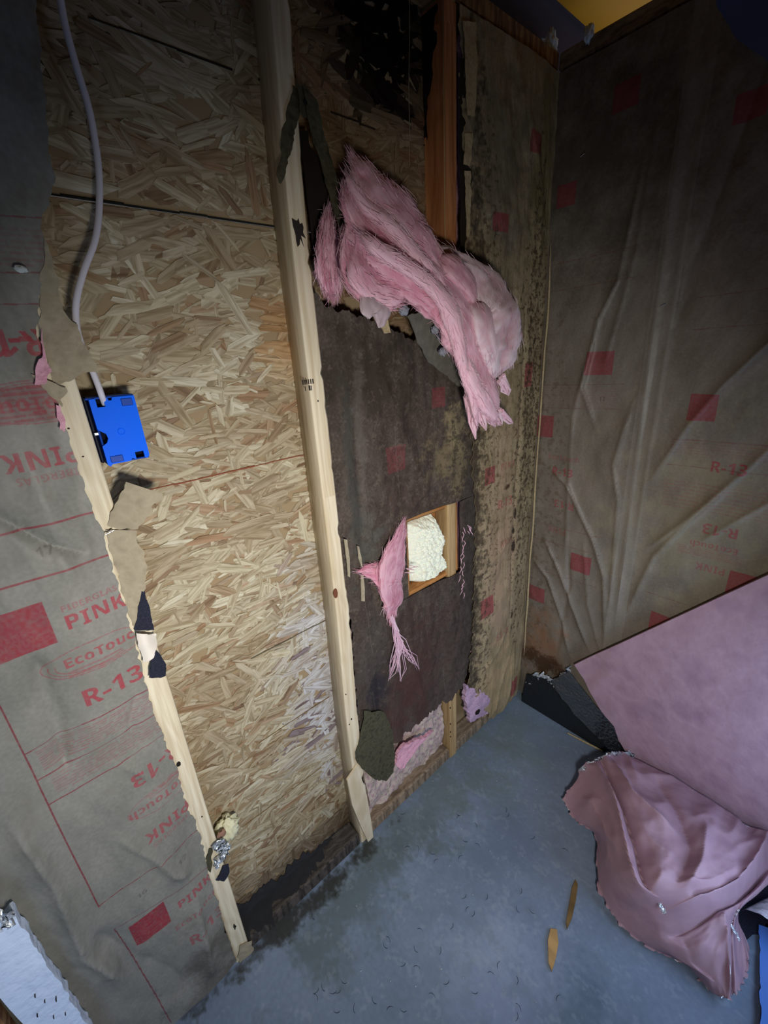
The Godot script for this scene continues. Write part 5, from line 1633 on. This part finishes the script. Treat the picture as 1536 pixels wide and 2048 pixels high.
	var so := obj("frayed_strand", fs2, M.pink_fibre, h)
	so.set_meta("kind", "stuff")
	obj("loose_fibres", fibres(f2, 0.12, 0.010), M.pink_fibre, h).set_meta("kind", "stuff")
	obj("lying_fibres", lying(f2, 0.35), M.pink_fibre, h).set_meta("kind", "stuff")
	# wisps on the right edge of the opening
	var wr := MB.new()
	for k in 16:
		var y := lerpf(1055, 1185, k / 15.0)
		var a := L(922 + rng.randf_range(-2, 6), y, 0.008)
		wr.tube([a, a + Vector3(rng.randfn() * 0.004, -0.010, 0.002), a + Vector3(rng.randfn() * 0.006, -0.022, 0)], [0.001, 0.0014, 0.0004], 4, pl.srgb_to_linear())
	for k in 8:
		var a := L(938 + rng.randf_range(-4, 4), 1050 + k * 2, 0.008)
		wr.tube([a, a + Vector3(0.005, -0.006, 0.002), a + Vector3(0.009, -0.014, 0)], [0.001, 0.0014, 0.0004], 4, pl.srgb_to_linear())
	var wo := obj("fibreglass_wisp", wr, M.pink_fibre)
	tag(wo, "pink fibre wisps along the right edge of the cut opening", "insulation scrap")

func electrics() -> void:
	# blue single-gang box seen from behind
	var t := thing("electrical_box", "bright blue plastic electrical box mounted beside the left stud", "electrical box")
	var x0 := -1.213
	var x1 := -1.155
	var y0 := 1.264
	var y1 := 1.359
	var blue := mat(c8(0, 104, 255), 0.45, {"metallic_specular": 0.2})
	var shaded_blue := mat(c8(10, 66, 168), 0.5)  # darker copy of the box blue, painting shade on sides and tabs
	var b := MB.new()
	var face := [Vector2(x0, y1), Vector2(x0 + 0.008, y1), Vector2(x0 + 0.008, y1 - 0.012), Vector2(x0 + 0.018, y1 - 0.012), Vector2(x0 + 0.018, y1), Vector2(x0 + 0.023, y1), Vector2(x0 + 0.024, y1 - 0.004), Vector2(x0 + 0.028, y1 - 0.004), Vector2(x0 + 0.029, y1), Vector2(x1, y1), Vector2(x1, y0 + 0.004), Vector2(x1 - 0.004, y0), Vector2(x1 - 0.007, y0 + 0.002), Vector2(x1 - 0.007, y0 + 0.012), Vector2(x1 - 0.019, y0 + 0.012), Vector2(x1 - 0.019, y0 + 0.001), Vector2(x1 - 0.024, y0 + 0.004), Vector2(x1 - 0.028, y0), Vector2(x0 + 0.006, y0), Vector2(x0 + 0.003, y0 - 0.003), Vector2(x0, y0), Vector2(x0, y0 + 0.028), Vector2(x0 + 0.007, y0 + 0.032), Vector2(x0 + 0.010, y0 + 0.038), Vector2(x0 + 0.009, y0 + 0.045), Vector2(x0 + 0.004, y0 + 0.049), Vector2(x0, y0 + 0.053)]
	b.slab(face, func(p: Vector2) -> Vector3: return Vector3(p.x, p.y, 0.0), Vector3(0, 0, 1), 0.004)
	obj("back_face", b, blue, t)
	var w := MB.new()
	w.box(Vector3(x0 - 0.004, y1 - 0.001, -0.055), Vector3(x1, y1 + 0.002, -0.003), 0.001)
	w.box(Vector3(x1 - 0.003, y0, -0.055), Vector3(x1, y1, -0.0045), 0.001)
	w.box(Vector3(x0, y0 - 0.0005, -0.055), Vector3(x1, y0 + 0.002, -0.0045), 0.001)
	w.box(Vector3(x0 + 0.0005, y0, -0.055), Vector3(x0 + 0.003, y1, -0.0045), 0.001)
	obj("side_wall", w, shaded_blue, t)
	var br := MB.new()
	br.box(Vector3(-1.2195, y0 + 0.002, -0.055), Vector3(x0 - 0.0005, y1 + 0.004, -0.012), 0.002)
	obj("nailing_flange", br, mat(c8(8, 14, 34), 0.6), t)
	for k in [[x1 - 0.019, y1 - 0.014, x1 - 0.004, y1 - 0.003], [x0 + 0.005, y0 + 0.002, x0 + 0.022, y0 + 0.012]]:
		var kb := MB.new()
		kb.box(Vector3(k[0], k[1], -0.001), Vector3(k[2], k[3], 0.0012), 0.001)
		obj("knockout_tab", kb, shaded_blue, t)
	var rg := MB.new()
	var pts := []
	var rr := []
	for k in 21:
		var a := TAU * k / 20
		pts.append(Vector3((x0 + x1) / 2 + cos(a) * 0.0045, (y0 + y1) / 2 - 0.002 + sin(a) * 0.0045, 0.0002))
		rr.append(0.0006)
	rg.tube(pts, rr, 6)
	obj("moulded_ring", rg, blue, t)
	var dk := MB.new()
	dk.box(Vector3(x0 + 0.004, y0 + 0.004, -0.03), Vector3(x1 - 0.004, y1 - 0.002, -0.02), 0.001)
	obj("inside", dk, mat(c8(6, 10, 30), 0.9), t)  # near-black plate paints the shade within the box
	var ns := MB.new()
	var np := L(196, 869)
	ns.box(Vector3(np.x - 0.004, np.y - 0.0025, -0.011), Vector3(np.x + 0.0035, np.y + 0.0025, -0.007), 0.001)
	obj("nail_tip", ns, mat(c8(150, 156, 164), 0.4, {"metallic": 0.8}), t)
	# white cable: down from above, behind the paper flap, into the top of the box
	var cb := MB.new()
	var way := [[112, -60, -0.03], [128, 40, -0.03], [152, 130, -0.03], [176, 210, -0.03], [190, 280, -0.03], [198, 350, -0.028], [198, 420, -0.024], [190, 480, -0.018], [168, 540, -0.010], [153, 600, -0.004], [153, 650, -0.002], [163, 690, 0.0], [180, 730, -0.001], [196, 770, 0.0025], [203, 790, 0.002], [211, 812, -0.012]]
	var C := []
	for p in way:
		C.append(L(p[0], p[1], p[2]))
	var cp := []
	var cr := []
	for j in (C.size() - 1) * 8 + 1:
		var f := j / 8.0
		var k := mini(int(f), C.size() - 2)
		cp.append(cat(C[maxi(k - 1, 0)], C[k], C[k + 1], C[mini(k + 2, C.size() - 1)], f - k))
		cr.append(0.0042)
	cb.tube(cp, cr, 12)
	tag(obj("electrical_cable", cb, mat(c8(214, 212, 222), 0.45)), "white electrical cable dropping over the strand board into the blue box", "cable")

func scraps() -> void:
	# foil-faced strip at the lower left with brown wood behind
	var t := thing("foil_strip", "bright white foil-faced strip standing at the lower left edge", "foil strip")
	var mb := MB.new()
	patch(mb, [Vector2(-1.562, 0.65), Vector2(-1.556, 0.45), Vector2(-1.552, 0.28), Vector2(-1.552, 0.004)], [Vector2(-1.503, 0.65), Vector2(-1.501, 0.45), Vector2(-1.497, 0.25), Vector2(-1.497, 0.004)], 16, 90, func(p: Vector2) -> Vector3: return Vector3(p.x, p.y, 0.062 + 0.003 * nz(p.x * 30, p.y * 12) + 0.001 * nz(p.x * 120, p.y * 80)), Vector3(0, 0, 1), 0.02, Rect2(0, 0, 1, 1), Vector4(0, 0.003, 0.01, 0), 3.0)
	obj("foil_face", mb, M.foil_white, t)
	var cr := MB.new()
	ribbon(cr, [Vector3(-1.55, 0.68, 0.07), Vector3(-1.525, 0.675, 0.07), Vector3(-1.505, 0.65, 0.066)], 0.03, Vector3(0.2, 1, 0), 0.014, 1.0)
	obj("crumpled_top", cr, M.foil, t)
	var sp := MB.new()
	for k in 12:
		var y := rng.randf_range(0.22, 0.5)
		var p := Vector3(rng.randf_range(-1.545, -1.506), y, 0.064)
		sp.box(p - Vector3(0.0006, 0.001, 0.003), p + Vector3(0.0006, 0.0012 * rng.randf_range(0.5, 2.0), 0.0025), 0.0003, Transform3D(Basis(), Vector3.ZERO))
	var so := obj("dark_specks", sp, M.ink, t)
	so.set_meta("kind", "stuff")
	t = thing("wood_board", "brown board edge left of the foil-faced strip in the lower left corner", "board")
	var wb := MB.new()
	wb.box(Vector3(-1.70, 0, 0.045), Vector3(-1.566, 0.56, 0.075), 0.003, Transform3D.IDENTITY, Color.WHITE, 4.0)
	obj("body", wb, M.stud_dark, t)
	# navy felt, white paper, foil and foam caught along the pale stud
	var bit := func(called: String, label: String, cat_: String, a: Array, b: Array, m: Material, off: float, sd: float, curl := 0.0) -> void:
		var q := MB.new()
		patch(q, L2(a), L2(b), 12, 16, func(p: Vector2) -> Vector3: return Vector3(p.x, p.y, off + 0.003 * nz(p.x * 70, p.y * 70, sd) + curl * sin(clampf((p.x + 1.255) / 0.035, 0, 1) * PI)), Vector3(0, 0, 1), 0.0014, Rect2(0, 0, 1, 1), Vector4(0.002, 0.002, 0.002, 0.002), sd)
		tag(obj(called, q, m), label, cat_)
	bit.call("felt_or_shade_scrap", "pointed navy felt scrap above the white paper curl on the left stud", "felt scrap", [[280, 1176], [274, 1220], [268, 1256]], [[284, 1178], [300, 1220], [307, 1258]], M.navy, 0.006, 1.0)
	bit.call("paper_scrap", "white paper curl between two navy felt scraps on the left stud", "paper scrap", [[268, 1258], [272, 1285], [284, 1318]], [[308, 1262], [310, 1285], [300, 1305]], mat(c8(226, 218, 206), 0.7), 0.010, 2.0, 0.010)
	bit.call("felt_or_shade_scrap", "hooked navy felt scrap below the white paper curl on the left stud", "felt scrap", [[280, 1294], [296, 1310], [294, 1346]], [[312, 1296], [330, 1322], [326, 1344]], M.navy, 0.012, 3.0, 0.006)
	bit.call("felt_or_shade_scrap", "small navy felt scrap under the crumpled foil low on the left stud", "felt scrap", [[444, 1728], [436, 1744], [430, 1754]], [[456, 1722], [456, 1740], [446, 1756]], M.navy, 0.008, 4.0)
	bit.call("paper_scrap", "brown paper fold left of the crumpled foil low on the left stud", "paper scrap", [[416, 1694], [410, 1715], [416, 1740]], [[424, 1692], [422, 1720], [420, 1742]], M.kraft_olive, 0.006, 5.0)
	bit.call("paper_scrap", "grey torn paper end at the very foot of the left stud", "paper scrap", [[478, 1888], [474, 1910], [484, 1938]], [[500, 1878], [506, 1900], [500, 1922]], M.kraft, 0.006, 6.0)
	var fm := MB.new()
	ribbon(fm, [L(432, 1688, 0.014), L(446, 1694, 0.018), L(452, 1704, 0.016), L(440, 1716, 0.014), L(440, 1728, 0.010)], 0.022, Vector3(0.8, 0.5, 0.2), 0.012, 7.0)
	tag(obj("crumpled_foil", fm, M.foil), "small crumple of silver foil low on the left stud", "foil")
	var fo := MB.new()
	var p := L(454, 1656, -0.03)
	lump(fo, p, Vector3(0.026, 0.030, 0.022), 16, 0.35, 3)
	var fo_o := obj("foam_dab", fo, mat(c8(214, 212, 180), 0.6))
	tag(fo_o, "cream foam dab behind the left stud near the floor", "foam")
	var fs := MB.new()
	var p2 := L(443, 1668, -0.004)
	lump(fs, p2, Vector3(0.010, 0.010, 0.004), 8, 0.4, 5)
	obj("brown_patch", fs, mat(c8(150, 116, 100), 0.8), fo_o)
	var wd := MB.new()
	lump(wd, L(42, 538, 0.012), Vector3(0.007, 0.004, 0.003), 10, 0.4, 9)
	tag(obj("foam_dab", wd, mat(c8(196, 204, 200), 0.6)), "tiny whitish foam dab on the left paper beside the bend of the white cable", "foam")
	# glints on the paper, painted as small bright metal bars
	for g in [[[1165, 310], "W", "painted glint high on the right wall paper near the corner"], [[1326, 610], "W", "painted glint on the pale seam of the right wall paper"], [[219, 1065], "L", "painted glint in the wrinkled paper flap below the blue box"]]:
		var sb := MB.new()
		var at: Vector3 = W(g[0][0], g[0][1], 0.014) if g[1] == "W" else L(g[0][0], g[0][1], 0.014)
		var d := Vector3(0, 0.4, 1).normalized() if g[1] == "W" else Vector3(1, 0.3, 0).normalized()
		sb.tube([at - d * 0.006, at, at + d * 0.006], [0.0011, 0.0011, 0.0011], 6)
		tag(obj("painted_glint", sb, mat(c8(226, 230, 236), 0.2, {"metallic": 1.0})), g[2], "painted_glint")
